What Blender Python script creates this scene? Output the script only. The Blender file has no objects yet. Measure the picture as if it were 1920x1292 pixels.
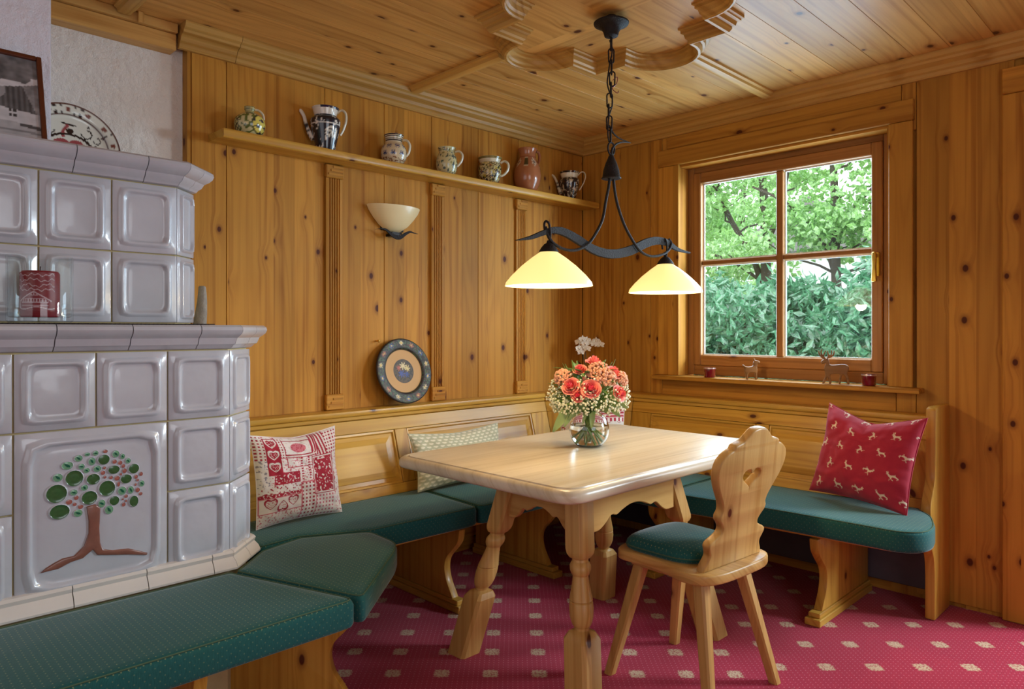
import bpy, bmesh, math, random
import numpy as np
from mathutils import Vector, Matrix

random.seed(7)
rng = np.random.default_rng(11)
SC = bpy.context.scene
COL = SC.collection
PI = math.pi

# ------------------------------------------------------------------ camera, world, lights, exposure
cam_data = bpy.data.cameras.new('camera')
cam = bpy.data.objects.new('camera', cam_data)
COL.objects.link(cam)
cam.location = (2.926, -3.526, 1.2)
cam.rotation_euler = (PI / 2, 0, math.atan2(.7114, .7026))
cam_data.sensor_width = 36
cam_data.lens = 36 * 1331 / 1920
cam_data.shift_y = -27 / 1920
cam_data.clip_start = 0.05
cam_data.clip_end = 200
SC.camera = cam

SC.view_settings.view_transform = 'Standard'
SC.view_settings.look = 'None'
SC.view_settings.gamma = 1.0
SC.view_settings.use_curve_mapping = False
SC.view_settings.exposure = 0.14

world = bpy.data.worlds.new('overcast_sky')
SC.world = world
world.use_nodes = True
wn = world.node_tree
wn.nodes.clear()
w_out = wn.nodes.new('ShaderNodeOutputWorld')
w_bg = wn.nodes.new('ShaderNodeBackground')
w_bg.inputs['Color'].default_value = (0.90, 0.96, 1.0, 1)
w_bg.inputs['Strength'].default_value = 3.6
wn.links.new(w_bg.outputs[0], w_out.inputs[0])


def area_light(name, loc, rot, sx, sy, power, color):
    d = bpy.data.lights.new(name, 'AREA')
    d.shape = 'RECTANGLE'
    d.size, d.size_y = sx, sy
    d.energy = power
    d.color = color
    o = bpy.data.objects.new(name, d)
    COL.objects.link(o)
    o.location = loc
    o.rotation_euler = rot
    return o


# daylight of the windows behind and beside the camera, and of the glazed door right of the frame
area_light('rear_window_light', (2.2, -5.2, 1.55), (math.radians(90), 0, 0), 2.6, 1.5, 13, (0.84, 0.92, 1.0))
area_light('side_window_light', (4.42, -3.0, 1.5), (math.radians(90), 0, math.radians(90)), 1.6, 1.3, 19, (0.86, 0.93, 1.0))
area_light('picture_window_light', (1.26, 0.17, 1.56), (math.radians(90), 0, math.radians(180)), 0.95, 1.0, 30, (0.52, 0.76, 1.0))
lt = area_light('terrace_sky_light', (4.3, 1.3, 2.1), (0, 0, 0), 0.9, 0.9, 185, (0.74, 0.87, 1.0))
lt.rotation_euler = (Vector((1.2, -1.5, 0.0)) - Vector((4.3, 1.3, 2.1))).to_track_quat('-Z', 'Y').to_euler()


def point_light(name, loc, power, color, rad):
    d = bpy.data.lights.new(name, 'POINT')
    d.energy = power
    d.color = color
    d.shadow_soft_size = rad
    o = bpy.data.objects.new(name, d)
    COL.objects.link(o)
    o.location = loc
    return o


point_light('bulb_light_near', (1.27, -1.715, 1.352), 6.8, (1.0, 0.80, 0.50), 0.03)
point_light('bulb_light_far', (1.27, -0.995, 1.354), 6.8, (1.0, 0.80, 0.50), 0.03)


# ------------------------------------------------------------------ small helpers
def lin(r, g, b):
    def f(c):
        c /= 255.0
        return c / 12.92 if c <= 0.04045 else ((c + 0.055) / 1.055) ** 2.4
    return (f(r), f(g), f(b), 1.0)


class NT:
    def __init__(self, name):
        self.m = bpy.data.materials.new(name)
        self.m.use_nodes = True
        self.t = self.m.node_tree
        self.t.nodes.clear()
        self.out = self.t.nodes.new('ShaderNodeOutputMaterial')

    def n(self, typ, **kw):
        nd = self.t.nodes.new('ShaderNode' + typ)
        for k, v in kw.items():
            setattr(nd, k, v)
        return nd

    def put(self, sock, val):
        if hasattr(val, 'node'):
            self.t.links.new(val, sock)
        else:
            sock.default_value = val

    def math(self, op, a, b=0.0, c=None):
        nd = self.n('Math', operation=op)
        self.put(nd.inputs[0], a)
        self.put(nd.inputs[1], b)
        if c is not None:
            self.put(nd.inputs[2], c)
        return nd.outputs[0]

    def mix(self, f, a, b, typ='MIX'):
        nd = self.n('MixRGB', blend_type=typ)
        self.put(nd.inputs[0], f)
        self.put(nd.inputs[1], a)
        self.put(nd.inputs[2], b)
        return nd.outputs[0]

    def xyz(self, x, y, z):
        nd = self.n('CombineXYZ')
        self.put(nd.inputs[0], x)
        self.put(nd.inputs[1], y)
        self.put(nd.inputs[2], z)
        return nd.outputs[0]

    def sep(self, v):
        nd = self.n('SeparateXYZ')
        self.put(nd.inputs[0], v)
        return nd.outputs

    def noise(self, vec, scale, detail=2.0, rough=0.5):
        nd = self.n('TexNoise')
        self.put(nd.inputs['Vector'], vec)
        nd.inputs['Scale'].default_value = scale
        nd.inputs['Detail'].default_value = detail
        nd.inputs['Roughness'].default_value = rough
        return nd.outputs[0]

    def smooth(self, x, a, b, lo=0.0, hi=1.0):
        nd = self.n('MapRange', interpolation_type='SMOOTHSTEP')
        self.put(nd.inputs['Value'], x)
        nd.inputs['From Min'].default_value = a
        nd.inputs['From Max'].default_value = b
        nd.inputs['To Min'].default_value = lo
        nd.inputs['To Max'].default_value = hi
        return nd.outputs[0]

    def bump(self, h, strength, dist):
        nd = self.n('Bump')
        self.put(nd.inputs['Height'], h)
        nd.inputs['Strength'].default_value = strength
        nd.inputs['Distance'].default_value = dist
        return nd.outputs[0]

    def bsdf(self, color, rough=0.5, normal=None, **kw):
        b = self.n('BsdfPrincipled')
        self.put(b.inputs['Base Color'], color)
        self.put(b.inputs['Roughness'], rough)
        if normal is not None:
            self.t.links.new(normal, b.inputs['Normal'])
        for k, v in kw.items():
            self.put(b.inputs[k.replace('_', ' ')], v)
        self.t.links.new(b.outputs[0], self.out.inputs[0])
        return b


def plain(name, color, rough=0.5, noise_amt=0.0, noise_scale=20, bump=0.0, **kw):
    g = NT(name)
    c = color
    nrm = None
    tc = g.n('TexCoord').outputs['Object']
    if noise_amt:
        f = g.noise(tc, noise_scale, 3)
        dark = tuple(x * (1 - noise_amt) for x in color[:3]) + (1,)
        c = g.mix(f, color, dark)
    if bump:
        nrm = g.bump(g.noise(tc, noise_scale * 3, 3), bump, 0.01)
    g.bsdf(c, rough, nrm, **kw)
    return g.m


def wood(name, axis, light, dark, knot=lin(84, 38, 14), stave=0.095, rough=0.42, dens=0.5, knots=True, tone=0.22, cell=5.2, spec=0.3, coat=0.0):
    g = NT(name)
    tc = g.n('TexCoord').outputs['Object']
    rnd = g.n('ObjectInfo').outputs['Random']
    s = g.sep(tc)
    ax = {'x': 0, 'y': 1, 'z': 2}[axis]
    o = [s[i] for i in range(3) if i != ax]
    al = g.math('MULTIPLY_ADD', rnd, 37.0, s[ax])
    ac = g.math('MULTIPLY_ADD', rnd, 11.3, g.math('ADD', o[0], o[1]))
    st = g.math('FLOOR', g.math('DIVIDE', ac, stave))
    wnz = g.n('TexWhiteNoise', noise_dimensions='1D')
    g.put(wnz.inputs['W'], g.math('MULTIPLY_ADD', rnd, 91.7, st))
    wv = wnz.outputs[0]
    al2 = g.math('MULTIPLY_ADD', wv, 7.0, al)
    # knots
    vor = g.n('TexVoronoi', voronoi_dimensions='2D')
    g.put(vor.inputs['Vector'], g.xyz(ac, g.math('MULTIPLY', al2, 0.7), 0.0))
    vor.inputs['Scale'].default_value = cell
    d = vor.outputs['Distance']
    kr = g.sep(vor.outputs['Color'])[0]
    has = g.math('GREATER_THAN', kr, 1 - dens)
    near = g.math('MULTIPLY', g.smooth(d, 0.0, 0.30, 1.0, 0.0), has)
    acw = g.math('MULTIPLY_ADD', near, 0.020, ac)
    # cathedral rings and fine fibres
    n1 = g.noise(g.xyz(g.math('MULTIPLY', acw, 7.0), g.math('MULTIPLY', al2, 0.55), g.math('MULTIPLY', wv, 13.0)), 1.0, 1.5)
    ring = g.math('MULTIPLY_ADD', g.math('SINE', g.math('MULTIPLY', n1, 62.0)), 0.5, 0.5)
    ring = g.math('POWER', ring, 2.2)
    n4 = g.noise(g.xyz(g.math('MULTIPLY', acw, 42.0), g.math('MULTIPLY', al2, 0.5), 5.0), 1.0, 2.0)
    n2 = g.noise(g.xyz(g.math('MULTIPLY', acw, 150.0), g.math('MULTIPLY', al2, 3.0), 0.0), 1.0, 3.0)
    n3 = g.noise(g.xyz(g.math('MULTIPLY', ac, 3.0), g.math('MULTIPLY', al, 1.3), 3.1), 1.0, 2.0)
    f = g.math('ADD', g.math('ADD', g.math('MULTIPLY', ring, 0.20), g.math('MULTIPLY', n2, 0.28)), g.smooth(n4, 0.45, 0.70, 0.0, 0.52))
    f = g.math('ADD', f, g.math('MULTIPLY', near, 0.18))
    c = g.mix(f, light, dark)
    tn = g.math('ADD', g.math('MULTIPLY_ADD', wv, tone, 1.0 - tone * 0.55), g.math('MULTIPLY_ADD', n3, 0.30, -0.15))
    tn2 = g.math('MULTIPLY', tn, g.math('MULTIPLY_ADD', rnd, 0.10, 0.95))
    c = g.mix(1.0, c, g.xyz(tn2, tn2, tn2), 'MULTIPLY')
    if knots:
        size = g.math('MULTIPLY_ADD', kr, 0.050, 0.012)
        k0 = g.math('DIVIDE', d, size)
        core = g.math('MULTIPLY', g.smooth(k0, 0.75, 1.25, 1.0, 0.0), has)
        halo = g.math('MULTIPLY', g.smooth(k0, 1.0, 2.6, 0.45, 0.0), has)
        c = g.mix(halo, c, tuple(x * 1.6 for x in knot[:3]) + (1,))
        c = g.mix(core, c, knot)
    nrm = g.bump(g.math('MULTIPLY', n2, 1.0), 0.10, 0.002)
    g.bsdf(c, rough, nrm, **{'Specular_IOR_Level': spec, 'Coat_Weight': coat, 'Coat_Roughness': 0.22})
    return g.m


WOODS = {}


def wood_set(key, light, dark, **kw):
    for a in 'xyz':
        WOODS[key + a] = wood(key + '_grain_' + a, a, light, dark, **kw)


wood_set('pine', lin(200, 142, 56), lin(154, 94, 28), stave=0.10, tone=.26, dens=.75, rough=.55, spec=.2)
wood_set('ceil', lin(216, 166, 94), lin(176, 120, 54), stave=0.11, cell=4.6, dens=.75)
wood_set('trim', lin(210, 164, 88), lin(170, 118, 48), stave=0.6, knots=False)
wood_set('bench', lin(210, 162, 68), lin(170, 116, 38), stave=0.16, dens=0.35, tone=.12, coat=.25)
wood_set('table', lin(216, 201, 176), lin(194, 173, 138), stave=0.075, coat=.35, dens=0.0, tone=0.16, rough=0.33)
wood_set('chair', lin(208, 165, 98), lin(176, 124, 60), stave=0.13, dens=0.3, rough=0.36)
wood_set('frame', lin(178, 122, 66), lin(140, 90, 42), stave=0.2, dens=0.1, rough=0.4)


def painted(name, rough=0.5, coat=0.0, bump=0.0, bscale=300, sheen=0.0):
    g = NT(name)
    c = g.n('Attribute', attribute_name='Col').outputs['Color']
    nrm = None
    if bump:
        tc = g.n('TexCoord').outputs['Object']
        nrm = g.bump(g.noise(tc, bscale, 2), bump, 0.002)
    g.bsdf(c, rough, nrm, Coat_Weight=coat, Coat_Roughness=0.06, Sheen_Weight=sheen)
    return g.m


M = {}
M['glaze_paint'] = painted('painted_glaze', 0.22, 0.6)
M['cloth_paint'] = painted('printed_cloth', 0.9, 0, 0.25, 500, 0.2)
M['print'] = painted('printed_paper', 0.35)
M['petal'] = painted('petals', 0.6)
M['wood_paint'] = painted('painted_wood', 0.55)


def fabric_green():
    g = NT('green_dotted_upholstery')
    tc = g.n('TexCoord').outputs['Object']
    geo = g.n('NewGeometry')
    x, y, z = g.sep(tc)
    nz = g.math('ABSOLUTE', g.sep(geo.outputs['Normal'])[2])
    top = g.math('GREATER_THAN', nz, 0.6)
    a = g.math('MULTIPLY', g.math('ADD', x, y), 0.7071)
    b = g.math('MULTIPLY', g.math('SUBTRACT', x, y), 0.7071)
    u = g.math('MULTIPLY_ADD', top, g.math('SUBTRACT', a, g.math('ADD', x, y)), g.math('ADD', x, y))
    v = g.math('MULTIPLY_ADD', top, g.math('SUBTRACT', b, z), z)
    p = 0.0215

    def cell(off):
        du = g.math('SUBTRACT', g.math('FRACT', g.math('ADD', g.math('DIVIDE', u, p), off)), 0.5)
        dv = g.math('SUBTRACT', g.math('FRACT', g.math('ADD', g.math('DIVIDE', v, p), off)), 0.5)
        return g.math('SQRT', g.math('ADD', g.math('MULTIPLY', du, du), g.math('MULTIPLY', dv, dv)))
    dot = g.smooth(g.math('MINIMUM', cell(0.0), cell(0.5)), 0.045, 0.10, 1.0, 0.0)
    pile = g.noise(g.xyz(g.math('MULTIPLY', u, 500.0), g.math('MULTIPLY', v, 60.0), 0.0), 1.0, 2.0)
    big = g.noise(tc, 7.0, 2.0)
    c = g.mix(pile, lin(36, 102, 104), lin(18, 66, 68))
    c = g.mix(g.math('MULTIPLY', big, 0.5), c, lin(46, 96, 80))
    c = g.mix(g.math('MULTIPLY', dot, g.math('MULTIPLY_ADD', top, 0.3, 0.25)), c, lin(164, 170, 112))
    nrm = g.bump(pile, 0.25, 0.003)
    g.bsdf(c, 0.85, nrm, Sheen_Weight=0.3, Sheen_Roughness=0.35, Specular_IOR_Level=0.2)
    return g.m


M['green'] = fabric_green()


def carpet_mat():
    g = NT('red_carpet_with_beige_motifs')
    tc = g.n('TexCoord').outputs['Object']
    x, y, z = g.sep(tc)
    a = g.math('MULTIPLY', g.math('ADD', x, y), 0.7071)
    b = g.math('MULTIPLY', g.math('SUBTRACT', x, y), 0.7071)

    def cen(v, p, o):
        return g.math('MULTIPLY', g.math('SUBTRACT', g.math('FRACT', g.math('ADD', g.math('DIVIDE', g.math('SUBTRACT', v, o), p), 0.5)), 0.5), p)
    ma = cen(a, 0.1706, -0.515)
    strip = g.math('GREATER_THAN', a, 0.40)      # the carpet lies in two strips
    mb1, mb2 = cen(b, 0.1675, 2.083), cen(b, 0.183, 1.844)
    mb = g.math('MULTIPLY_ADD', strip, g.math('SUBTRACT', mb2, mb1), mb1)
    da = cen(a, 0.0172, -0.5226)
    db = cen(b, 0.0170, 2.0867)
    ra = g.math('ABSOLUTE', ma)
    rb = g.math('ABSOLUTE', mb)
    wob = g.noise(g.xyz(g.math('MULTIPLY', a, 1.0), b, 0.0), 130.0, 2.0)
    box = g.math('MAXIMUM', ra, rb)
    plus = g.math('ADD', ra, rb)
    ang = g.math('ARCTAN2', mb, ma)
    petal = g.math('MULTIPLY', g.math('COSINE', g.math('MULTIPLY', ang, 12.0)), 0.0022)
    shape = g.math('ADD', g.math('MAXIMUM', box, g.math('MULTIPLY', plus, 0.60)), petal)
    motif = g.smooth(g.math('MULTIPLY_ADD', wob, 0.026, shape), 0.0385, 0.0405, 1.0, 0.0)
    inner = g.smooth(wob, 0.40, 0.52, 0.25, 1.0)
    dotd = g.math('SQRT', g.math('ADD', g.math('MULTIPLY', da, da), g.math('MULTIPLY', db, db)))
    dot = g.smooth(dotd, 0.0014, 0.0028, 1.0, 0.0)
    pile = g.noise(tc, 420.0, 2.0)
    c = g.mix(pile, lin(192, 22, 64), lin(146, 10, 42))
    c = g.mix(g.math('MULTIPLY', dot, 0.7), c, lin(214, 128, 140))
    c = g.mix(g.math('MULTIPLY', motif, inner), c, lin(206, 178, 142))
    nrm = g.bump(pile, 0.5, 0.004)
    g.bsdf(c, 0.95, nrm, Specular_IOR_Level=0.1, Sheen_Weight=0.15)
    return g.m


M['carpet'] = carpet_mat()


def plaster_mat(name, col):
    g = NT(name)
    tc = g.n('TexCoord').outputs['Object']
    n = g.noise(tc, 26.0, 5.0, 0.65)
    n2 = g.noise(tc, 7.0, 3.0)
    h = g.math('ADD', n, g.math('MULTIPLY', n2, 0.6))
    g.bsdf(col, 0.9, g.bump(h, 0.55, 0.03))
    return g.m


M['plaster'] = plaster_mat('rough_white_plaster', lin(236, 228, 220))
M['plaster2'] = plaster_mat('rough_lilac_white_plaster', lin(226, 220, 228))


def glaze_mat():
    g = NT('pale_grey_glazed_ceramic')
    tc = g.n('TexCoord').outputs['Object']
    rnd = g.n('ObjectInfo').outputs['Random']
    n = g.noise(tc, 9.0, 3.0)
    c = g.mix(n, lin(200, 202, 210), lin(180, 180, 187))
    t = g.math('MULTIPLY_ADD', rnd, 0.10, 0.92)
    c = g.mix(1.0, c, g.xyz(t, t, t), 'MULTIPLY')
    g.bsdf(c, 0.3, g.bump(g.noise(tc, 16.0, 2.0), 0.12, 0.02), Coat_Weight=0.7, Coat_Roughness=0.08)
    return g.m


M['glaze'] = glaze_mat()
M['base_glaze'] = plain('cream_glazed_ceramic', lin(222, 214, 206), 0.35, 0.08, 14, Coat_Weight=0.4)
M['grout'] = plain('cream_grout', lin(196, 178, 130), 0.9, 0.2, 40)
M['glaze_green'] = plain('green_glaze', lin(58, 104, 58), 0.25, 0.4, 120, Coat_Weight=0.6)
M['glaze_mint'] = plain('mint_glaze', lin(120, 176, 138), 0.25, 0.3, 120, Coat_Weight=0.6)
M['glaze_leaf'] = plain('dark_green_glaze', lin(16, 92, 68), 0.25)
M['glaze_berry'] = plain('rust_pink_glaze', lin(176, 104, 92), 0.3, 0.35, 160, Coat_Weight=0.5)
M['glaze_brown'] = plain('brown_glaze', lin(140, 88, 72), 0.35, 0.35, 60, Coat_Weight=0.4)
M['iron'] = plain('wrought_iron', lin(38, 30, 27), 0.6, 0.35, 60, 0.35, Specular_IOR_Level=0.25)
M['brass'] = plain('brass', lin(214, 176, 90), 0.28, Metallic=1.0)
M['white_paint'] = plain('white_seal', lin(226, 230, 232), 0.5)
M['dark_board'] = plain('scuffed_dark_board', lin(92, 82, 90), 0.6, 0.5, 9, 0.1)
M['dark_gap'] = plain('dark_joint', lin(70, 40, 18), 0.8)
M['red_wax'] = plain('red_wax', lin(128, 12, 36), 0.45)
M['green_stem'] = plain('green_stem', lin(120, 150, 60), 0.5, 0.3, 40)
M['leaf'] = plain('green_leaf', lin(104, 138, 66), 0.5, 0.3, 25)
M['leaf_grey'] = plain('grey_green_leaf', lin(152, 174, 108), 0.55, 0.25, 25)
M['orchid_leaf'] = plain('dark_orchid_leaf', lin(40, 52, 28), 0.4, 0.3, 20)
M['gyp'] = plain('cream_buds', lin(240, 236, 206), 0.6)
M['peach'] = plain('peach_florets', lin(244, 178, 142), 0.7, 0.25, 200)
M['orchid_white'] = plain('white_orchid_petal', lin(236, 226, 214), 0.55)
M['pot'] = plain('brown_pot', lin(90, 58, 40), 0.5, 0.2, 20)
M['steel'] = plain('dark_metal_rim', lin(40, 36, 34), 0.4, Metallic=0.6)
M['bark'] = plain('tree_bark', lin(88, 80, 70), 0.9, 0.5, 8, 0.5)
M['ground'] = plain('garden_ground', lin(96, 110, 66), 1.0, 0.5, 2)
M['house'] = plain('white_render', lin(236, 238, 240), 0.8)
M['house_glass'] = plain('house_window_glass', lin(120, 140, 150), 0.2)
M['runner'] = plain('dark_lace', lin(44, 36, 38), 0.9, 0.6, 300)
M['stone'] = plain('mottled_stone', lin(188, 180, 168), 0.7, 0.6, 40, 0.3)
M['cloth_white'] = plain('cloth_back', lin(206, 196, 186), 0.9)
M['carved'] = wood('carved_wood', 'x', lin(156, 110, 62), lin(110, 74, 38), stave=0.5, knots=False)


def glass_mat(name, col=(1, 1, 1, 1), rough=0.0, ior=1.45):
    g = NT(name)
    b = g.n('BsdfGlass')
    b.inputs['Color'].default_value = col
    b.inputs['Roughness'].default_value = rough
    b.inputs['IOR'].default_value = ior
    g.t.links.new(b.outputs[0], g.out.inputs[0])
    return g.m


def pane_mat():
    g = NT('window_pane_glass')
    tr = g.n('BsdfTransparent')
    tr.inputs[0].default_value = (0.97, 0.985, 0.98, 1)
    gl = g.n('BsdfGlossy')
    gl.inputs['Roughness'].default_value = 0.01
    fr = g.n('LayerWeight')
    fac = g.math('MULTIPLY_ADD', g.math('POWER', fr.outputs['Facing'], 4.0), 0.5, 0.035)
    mx = g.n('MixShader')
    g.t.links.new(fac, mx.inputs[0])
    g.t.links.new(tr.outputs[0], mx.inputs[1])
    g.t.links.new(gl.outputs[0], mx.inputs[2])
    g.t.links.new(mx.outputs[0], g.out.inputs[0])
    return g.m


M['pane'] = pane_mat()
M['glass'] = glass_mat('clear_glass')
M['water'] = glass_mat('water', (0.97, 1, 0.99, 1), 0, 1.33)
M['red_glass'] = plain('red_glass', lin(150, 8, 30), 0.12, 0.5, 30, Coat_Weight=0.8, Transmission_Weight=0.3)


def shade_mat(name, col, strength, diff):
    g = NT(name)
    b = g.n('BsdfPrincipled')
    b.inputs['Base Color'].default_value = diff
    b.inputs['Roughness'].default_value = 0.35
    b.inputs['Emission Color'].default_value = col
    b.inputs['Emission Strength'].default_value = strength
    g.t.links.new(b.outputs[0], g.out.inputs[0])
    return g.m


M['shade'] = shade_mat('lit_alabaster_glass', lin(255, 226, 140), 0.92, lin(250, 232, 180))
M['bulb'] = shade_mat('lit_bulb', lin(255, 246, 214), 3.0, lin(255, 255, 240))
M['sconce'] = plain('unlit_alabaster_glass', lin(244, 222, 172), 0.35, 0.06, 8, Coat_Weight=0.2)


def foliage_mat(name, c1, c2):
    g = NT(name)
    tc = g.n('TexCoord').outputs['Object']
    f = g.noise(tc, 3.0, 3.0)
    f2 = g.noise(tc, 40.0, 1.0)
    c = g.mix(g.smooth(f2, 0.35, 0.65), g.mix(f, c1, c2), tuple(min(1, x * 1.35) for x in c1[:3]) + (1,))
    d = g.n('BsdfDiffuse')
    t = g.n('BsdfTranslucent')
    gl = g.n('BsdfGlossy')
    gl.inputs['Roughness'].default_value = 0.35
    mx = g.n('MixShader')
    mx.inputs[0].default_value = 0.4
    mx2 = g.n('MixShader')
    mx2.inputs[0].default_value = 0.12
    for nd in (d, t):
        g.t.links.new(c, nd.inputs[0])
    g.t.links.new(d.outputs[0], mx.inputs[1])
    g.t.links.new(t.outputs[0], mx.inputs[2])
    g.t.links.new(mx.outputs[0], mx2.inputs[1])
    g.t.links.new(gl.outputs[0], mx2.inputs[2])
    g.t.links.new(mx2.outputs[0], g.out.inputs[0])
    return g.m


M['foliage_tree'] = foliage_mat('bright_tree_leaves', lin(150, 192, 118), lin(92, 142, 84))
M['foliage_bush'] = foliage_mat('blue_green_bush_leaves', lin(96, 152, 116), lin(52, 104, 76))

# ------------------------------------------------------------------ geometry builder
WLOC = {}


class MB:
    def __init__(self):
        self.v, self.f, self.mi, self.c = [], [], [], []

    def add(self, vs, fs, mi=0, cols=None):
        b = len(self.v)
        self.v += [tuple(p) for p in vs]
        self.f += [tuple(b + i for i in f) for f in fs]
        self.mi += [mi] * len(fs)
        if cols is not None:
            self.c += list(cols)
        return self

    def box(self, x0, y0, z0, x1, y1, z1, mi=0):
        vs = [(x, y, z) for x in (x0, x1) for y in (y0, y1) for z in (z0, z1)]
        return self.add(vs, [(0, 1, 3, 2), (4, 6, 7, 5), (0, 4, 5, 1), (2, 3, 7, 6), (0, 2, 6, 4), (1, 5, 7, 3)], mi)

    def hexa(self, p, mi=0):
        # p: four bottom points then four top points
        return self.add(p, [(3, 2, 1, 0), (4, 5, 6, 7), (0, 1, 5, 4), (1, 2, 6, 5), (2, 3, 7, 6), (3, 0, 4, 7)], mi)

    def prism(self, pts, axis, a, b, mi=0):
        n = len(pts)
        mk = {'z': lambda p, t: (p[0], p[1], t), 'x': lambda p, t: (t, p[0], p[1]), 'y': lambda p, t: (p[0], t, p[1])}[axis]
        vs = [mk(p, a) for p in pts] + [mk(p, b) for p in pts]
        fs = [tuple(range(n))[::-1], tuple(range(n, 2 * n))] + [(i, (i + 1) % n, n + (i + 1) % n, n + i) for i in range(n)]
        return self.add(vs, fs, mi)

    def rings(self, rows, cap0=True, cap1=True, closed=True, mi=0, loop=False):
        n = len(rows[0])
        vs = [p for r in rows for p in r]
        fs = []
        m = len(rows)
        for i in range(m if loop else m - 1):
            i2 = (i + 1) % m
            for j in range(n if closed else n - 1):
                k = (j + 1) % n
                fs.append((i * n + j, i * n + k, i2 * n + k, i2 * n + j))
        if cap0:
            fs.append(tuple(range(n))[::-1])
        if cap1:
            fs.append(tuple((m - 1) * n + j for j in range(n)))
        return self.add(vs, fs, mi)

    def lathe(self, prof, c=(0, 0, 0), seg=24, cap0=True, cap1=True, mi=0):
        rows = [[(c[0] + max(r, 1e-4) * math.cos(2 * PI * j / seg), c[1] + max(r, 1e-4) * math.sin(2 * PI * j / seg), c[2] + z) for j in range(seg)] for r, z in prof]
        return self.rings(rows, cap0, cap1, True, mi)

    def tube(self, pts, rad, seg=8, loop=False, mi=0):
        P = [Vector(p) for p in pts]
        n = len(P)
        rr = rad if isinstance(rad, (list, tuple)) else [rad] * n
        rows = []
        prev = None
        for i in range(n):
            a = P[(i - 1) % n] if (loop or i > 0) else P[i]
            b = P[(i + 1) % n] if (loop or i < n - 1) else P[i]
            t = (b - a).normalized()
            if prev is None:
                u = t.orthogonal().normalized()
            else:
                u = (prev - t * prev.dot(t)).normalized()
            prev = u
            w = t.cross(u)
            rows.append([tuple(P[i] + (u * math.cos(2 * PI * j / seg) + w * math.sin(2 * PI * j / seg)) * rr[i]) for j in range(seg)])
        return self.rings(rows, not loop, not loop, True, mi, loop)

    def ball(self, c, r, seg=10, rin=6, s=(1, 1, 1), mi=0):
        prof = [(math.sin(PI * i / rin), -math.cos(PI * i / rin)) for i in range(rin + 1)]
        rows = [[(c[0] + s[0] * r * max(q, 1e-3) * math.cos(2 * PI * j / seg), c[1] + s[1] * r * max(q, 1e-3) * math.sin(2 * PI * j / seg), c[2] + s[2] * r * z) for j in range(seg)] for q, z in prof]
        return self.rings(rows, True, True, True, mi)

    def sweep(self, path, prof, closed=False, mi=0):
        # path of (x, y); prof of (offset to the left of travel, z)
        n = len(path)
        P = [Vector(p) for p in path]
        rows = []
        for i in range(n):
            dirs = []
            if closed or i > 0:
                dirs.append((P[i] - P[(i - 1) % n]).normalized())
            if closed or i < n - 1:
                dirs.append((P[(i + 1) % n] - P[i]).normalized())
            nr = [Vector((-d.y, d.x)) for d in dirs]
            m = sum(nr, Vector((0, 0)))
            if m.length < 1e-6:
                m = nr[0]
            m.normalize()
            k = 1.0 / max(0.35, m.dot(nr[0]))
            rows.append([(P[i].x + m.x * k * o, P[i].y + m.y * k * o, z) for o, z in prof])
        return self.rings(rows, not closed, not closed, True, mi, closed)

    def grid(self, nu, nv, fn, mi=0, col=None, wrap=False):
        vs, cs = [], []
        for j in range(nv):
            for i in range(nu):
                u = i / (nu if wrap else nu - 1)
                v = j / (nv - 1)
                vs.append(fn(u, v))
                if col:
                    cs.append(col(u, v))
        fs = []
        for j in range(nv - 1):
            for i in range(nu if wrap else nu - 1):
                k = (i + 1) % nu
                fs.append((j * nu + i, j * nu + k, (j + 1) * nu + k, (j + 1) * nu + i))
        return self.add(vs, fs, mi, cs if col else None)

    def xf(self, m):
        self.v = [tuple(m @ Vector(p)) for p in self.v]
        return self

    def axis(self):
        a = np.array(self.v)
        return 'xyz'[int(np.argmax(a.max(0) - a.min(0)))]


def cut_loops(loops, th, bevel=0.0):
    cu = bpy.data.curves.new('tmp', 'CURVE')
    cu.dimensions = '2D'
    cu.fill_mode = 'BOTH'
    cu.extrude = th / 2 - bevel
    cu.bevel_depth = bevel
    cu.bevel_resolution = 1
    cu.offset = -bevel
    for lp in loops:
        s = cu.splines.new('POLY')
        s.points.add(len(lp) - 1)
        for p, q in zip(s.points, lp):
            p.co = (q[0], q[1], 0, 1)
        s.use_cyclic_u = True
    o = bpy.data.objects.new('tmp', cu)
    me = bpy.data.meshes.new_from_object(o)
    bm = bmesh.new()
    bm.from_mesh(me)
    bmesh.ops.remove_doubles(bm, verts=bm.verts, dist=1e-5)
    mb = MB()
    bm.verts.index_update()
    mb.add([tuple(v.co) for v in bm.verts], [tuple(v.index for v in f.verts) for f in bm.faces])
    bm.free()
    bpy.data.meshes.remove(me)
    bpy.data.objects.remove(o)
    bpy.data.curves.remove(cu)
    return mb


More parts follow.
